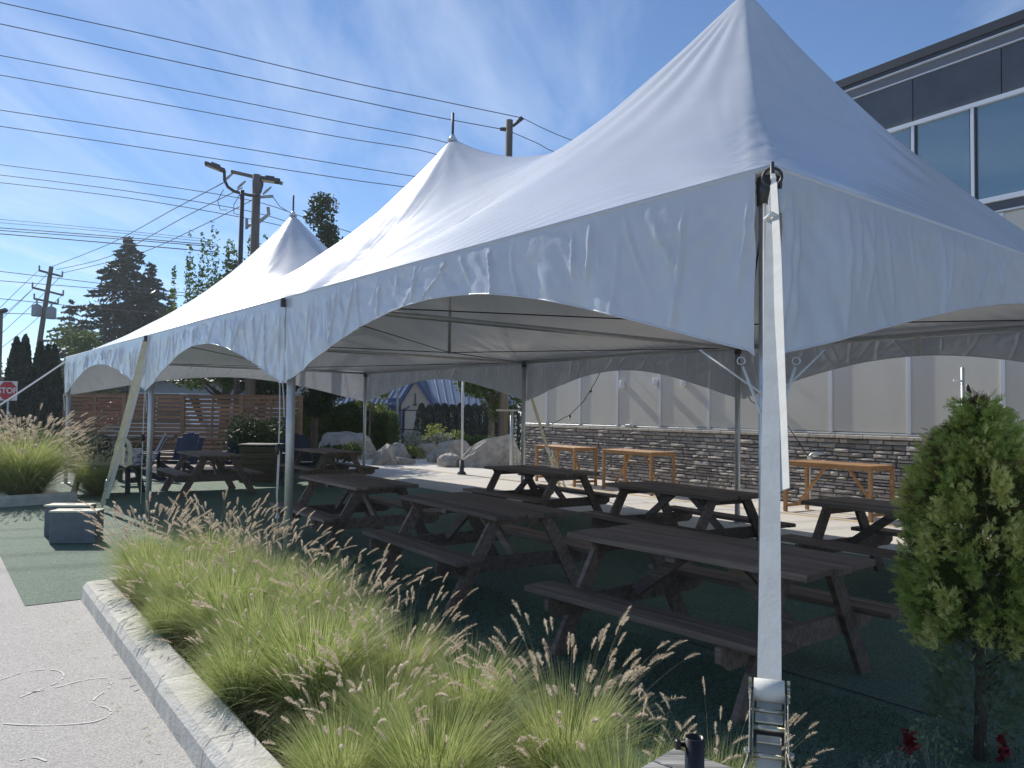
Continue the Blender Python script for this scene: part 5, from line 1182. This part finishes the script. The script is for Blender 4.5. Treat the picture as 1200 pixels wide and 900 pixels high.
for i, pts in enumerate([[(-90, 309), (0, 318), (125, 333), (215, 343), (330, 356)], [(-90, 322), (0, 329), (125, 339), (230, 348)], [(-90, 343), (0, 350), (110, 361), (240, 372)], [(-90, 365), (0, 367), (40, 368)]]):
    wire(['upper', 'second', 'third', 'lowest'][i] + ' thin line passing at the height of the crossarm pole', pts, (57, 66), .028)
for i, pts in enumerate([[(262, 214), (200, 247), (130, 285), (62, 312)], [(284, 220), (215, 255), (130, 300), (66, 316)], [(300, 232), (235, 265), (160, 298), (73, 320)]]):
    wire(['left', 'middle', 'right'][i] + ' wire slanting from the lamp pole down to the crossarm pole', pts, (30, 58), .020)
for i, pts in enumerate([[(47, 315), (20, 341), (-30, 390)], [(60, 316), (25, 352), (-30, 404)], [(73, 322), (35, 360), (-30, 420)], [(40, 337), (10, 364), (-30, 398)], [(74, 345), (30, 385), (-30, 432)]]):
    wire(['outer left', 'second', 'third', 'fourth', 'outer right'][i] + ' wire leaving the crossarm pole toward the left edge', pts, (58, 52), .018)

# ------------------------------------------------------------ far buildings, fence, cars
# blue roofed house
Y = 54; hb = thing('blue_roofed_house', (gx(495, Y), Y, 0), 'beige house with a blue standing seam metal roof and front gable', 'house')
gxl, gxr = gx(470, Y), gx(505, Y); ap = at(487, 442, Y); ez = at(505, 474, Y).z
m_ = MB(); m_.prism([(gxl, Y, 0), (gxr, Y, 0), (gxr, Y, ez), (ap.x, Y, ap.z - .25), (gxl, Y, ez)], (0, 6, 0)); m_.build('gable_wall', M['cream'], hb)
wr = gx(600, Y + 1.2); m_ = MB(); m_.box(((gxr + wr) / 2, Y + 4, ez / 2 - .1), (wr - gxr, 5.6, ez - .2)); m_.build('wall', M['cream'], hb)
wl = gx(395, Y + 1.2); m_ = MB(); m_.box(((gxl + wl) / 2, Y + 4, ez / 2 - .1), (gxl - wl, 5.6, ez - .2)); m_.build('wall', M['grey'], hb)
def roofplane(pts, nseam, name='roof'):
    P = [Vector(q) for q in pts]; n = (P[1] - P[0]).cross(P[3] - P[0]).normalized(); m_ = MB(); m_.prism([p - n * .04 for p in P], n * .08); ro = m_.build(name, M['blueroof'], hb)
    for k in range(nseam + 1):
        t = k / nseam; a = P[0].lerp(P[1], t); b2 = P[3].lerp(P[2], t); m_ = MB(); m_.beam(a + n * .07, b2 + n * .07, .05, .07, n); m_.build('seam', M['blueroof'], ro)
zt = ap.z
roofplane([(gxr + .25, Y - .25, ez - .15), (gxr + .25, Y + 6, ez - .15), (ap.x, Y + 6, zt), (ap.x, Y - .25, zt)], 8)
roofplane([(gxl - .25, Y + 6, ez - .15), (gxl - .25, Y - .25, ez - .15), (ap.x, Y - .25, zt), (ap.x, Y + 6, zt)], 8)
roofplane([(gxr + .1, Y + .7, ez - .05), (wr + .3, Y + .7, ez - .05), (wr + .3, Y + 4.5, zt + .15), (ap.x + .3, Y + 4.5, zt + .15)], 12)
roofplane([(wl - .3, Y + .7, ez - .05), (gxl - .1, Y + .7, ez - .05), (ap.x - .3, Y + 4.5, zt + .15), (wl - .3, Y + 4.5, zt + .15)], 14)
m_ = MB(); m_.box(((gxr + wr) / 2, Y + .72, ez - .22), (wr - gxr, .12, .2)); m_.build('gutter', M['bluetrim'], hb)
m_ = MB()
for sg, xe in ((1, gxr), (-1, gxl)): m_.beam((xe + .25 * sg, Y - .28, ez - .2), (ap.x, Y - .28, zt - .04), .06, .2)
m_.build('bargeboard', M['bluetrim'], hb)
m_ = MB(); m_.box((gx(462, Y + 1.1), Y + 1.12, 1.6), (.95, .08, 2.4), 0, .02); dr = m_.build('door', M['bluetrim'], hb)
m_ = MB(); m_.box((gx(462, Y + 1.05) + .3, Y + 1.04, 1.3), (.12, .06, .05)); m_.build('handle', M['alu'], dr)
for xx in (gxl + .1, gxr - .1): m_ = MB(); m_.tube([(xx, Y - .1, 0), (xx, Y - .1, ez - .5), (xx + (.5 if xx < ap.x else .4), Y - .2, ez - .15)], .06, 6); m_.build('downpipe', M['bluetrim'], hb)
m_ = MB(); m_.box((ap.x, Y - .05, zt - 1.5), (.08, .1, .8)); m_.box((ap.x, Y - .12, zt - 1.9), (.25, .2, .12)); m_.build('gable_light', M['dsteel'], hb)
# pale long building beyond the fence
Y = 66; x0, x1 = gx(150, Y), gx(345, Y); z1 = at(250, 447, Y).z
gb = thing('grey_building', ((x0 + x1) / 2, Y, 0), 'long pale grey building seen between fence top and tent valance', 'building')
m_ = MB(); m_.box(((x0 + x1) / 2, Y + 4, z1 / 2), (x1 - x0, 8, z1)); m_.build('wall', M['grey'], gb)
m_ = MB(); m_.prism([(x0 - .4, Y - .5, z1), (x0 - .4, Y + 8.5, z1), (x0 - .4, Y + 4, z1 + 1.6)], (x1 - x0 + .8, 0, 0)); m_.build('roof', M['dpanel'], gb)
for k in range(6): m_ = MB(); xw = x0 + (k + .7) * (x1 - x0) / 6.4; m_.box((xw, Y - .02, z1 * .6), (1.4, .06, 1.1)); wf_ = m_.build('window', M['wframe'], gb); m_ = MB(); m_.box((xw, Y - .06, z1 * .6), (1.2, .03, .9)); m_.build('pane', M['carglass'], wf_)
# black metal fence in front of the house
Y = 43; x0, x1 = gx(430, Y), gx(560, Y); fz = at(500, 480, Y).z; t0 = thing('metal_fence', ((x0 + x1) / 2, Y, 0), 'thin black metal rail fence in front of the blue roofed house', 'fence')
n = 6
for k in range(n + 1): x = x0 + (x1 - x0) * k / n; m_ = MB(); m_.box((x, Y, fz / 2), (.09, .09, fz + .1)); m_.build('post', M['black'], t0)
for z_ in (fz - .05, fz * .45): m_ = MB(); m_.box(((x0 + x1) / 2, Y, z_), (x1 - x0, .05, .06)); m_.build('rail', M['black'], t0)
for k in range(2): m_ = MB(); x = x0 + (x1 - x0) * (3 + k) / n; m_.beam((x, Y + .01, fz * .9), (x + (x1 - x0) / n * (1 if k == 0 else -1), Y + .01, .1), .04, .05); m_.build('diagonal_brace', M['black'], t0)
# light pole by the house
q = at(466, 452, 40); t0 = thing('pole', (q.x, q.y, 0), 'slim grey pole standing in front of the blue door', 'pole'); m_ = MB(); m_.tube([(q.x, q.y, 0), (q.x, q.y, 4.6)], .06, 8); m_.build('pole', M['xfmr'], t0); m_ = MB(); m_.box((q.x, q.y, .05), (.5, .5, .12), 0, .02); m_.build('footing', M['white'], t0)
def car(lab, x, y, rz, m, kind, hgt=1.5):
    t0 = thing('parked_car', (x, y, 0), lab, 'car', 'cars parked in the street', rz)
    prof = [(-2.2, .35), (-2.25, .75), (-2.1, .95), (-1.45, 1.0), (-.85, hgt), (1.25, hgt), (1.95, 1.0), (2.2, .92), (2.2, .35)]
    m_ = MB(); W_ = .88; inn = .14; vs = []
    for s_ in (-1, 1):
        for (a, z_) in prof: vs.append((a, s_ * (W_ - (inn if z_ > 1.1 else 0)), z_))
    n = len(prof); fs = [tuple(range(n)), tuple(range(2 * n - 1, n - 1, -1))] + [(i, n + i, n + (i + 1) % n, (i + 1) % n) for i in range(n)]
    m_.add(vs, fs); m_.build('body', m, t0, True)
    for s_ in (-1, 1):
        for (p, q) in (((-1.25, -.78), (.15, -.2)), ((.25, -.2), (1.7, 1.2))):
            m_ = MB(); zt = hgt - .07; y0_ = s_ * (W_ + .004); y1_ = s_ * (W_ - inn + .02); m_.prism([(p[0] if p[0] < 0 else p[0], y0_ - s_ * .02, 1.02), (q[0] if q[0] > 1 else q[0], y0_ - s_ * .02, 1.02), (min(q[0], 1.25), y1_, zt), (max(p[0], -.78), y1_, zt)], (0, s_ * .012, 0)); m_.build('window', M['carglass'], t0, True)
    m_ = MB(); m_.prism([(-1.47, -.8, 1.03), (-1.47, .8, 1.03), (-.90, .72, hgt - .06), (-.90, -.72, hgt - .06)], (-.02, 0, .012)); m_.build('windscreen', M['carglass'], t0, True)
    for sx in (-1.35, 1.35):
        for s_ in (-1, 1):
            m_ = MB(); m_.tube([(sx, s_ * .70, .33), (sx, s_ * .90, .33)], .33, 18); wh = m_.build('wheel', M['rubber'], t0, True); m_ = MB(); m_.tube([(sx, s_ * .89, .33), (sx, s_ * .915, .33)], .2, 12); m_.build('rim', M['alu'], wh, True)
    for s_ in (-1, 1): m_ = MB(); m_.box((-2.2, s_ * .62, .78), (.1, .3, .14), 0, .02); m_.build('headlight', M['white'], t0, True)
    return t0
car('white van with its roof showing above the slatted fence beside the second tent post', gx(184, 40), 40, R(8), M['carwhite'], 0, 2.65)
car('white car with blue tinted windows behind the fence, right of the second tent post', gx(205, 42), 43, R(-6), M['carwhite'], 0, 2.7)
print('objects', len(col.objects))
# turf seam and bits lying on the shaded turf
m_ = MB(); pa, pb = gpt(905, 783), gpt(1100, 842); m_.beam(pa + (pa - pb) * .8 + Vector((0, 0, .004)), pb + Vector((0, 0, .004)), .012, .008); o = m_.build('turf_seam', M['dsteel']); tag(o, kind='structure')
m_ = MB()
for k in range(220):
    u = rnd.uniform(-3, 17); v = rnd.uniform(-.3, 6.7); p = UV(u, v, .012); a = rnd.uniform(0, PI); q = rnd.uniform(.008, .026); d = Vector((math.cos(a), math.sin(a), rnd.uniform(0, .3))) * q; n_ = Vector((-d.y, d.x, .002)) * rnd.uniform(.4, .8)
    m_.add([p - d, p + n_, p + d, p - n_], [(0, 1, 2, 3)])
tag(m_.build('fallen_bits', M['grassdry']), 'small dry leaves and crumbs scattered on the shaded turf', 'litter', kind='stuff')
# ------------------------------------------------------------ haze
m = bpy.data.materials.new('haze_air'); m.use_nodes = True; nt = m.node_tree; nt.nodes.clear(); o_ = nt.nodes.new('ShaderNodeOutputMaterial'); v = nt.nodes.new('ShaderNodeVolumePrincipled'); v.inputs['Color'].default_value = (.85, .93, 1, 1); v.inputs['Density'].default_value = .0006; v.inputs['Anisotropy'].default_value = .3
nt.links.new(v.outputs[0], o_.inputs['Volume'])
m_ = MB(); m_.box((0, 120, 12), (1600, 1000, 26)); o = m_.build('haze', m); o['kind'] = 'stuff'; tag(o, 'thin summer haze in the air')
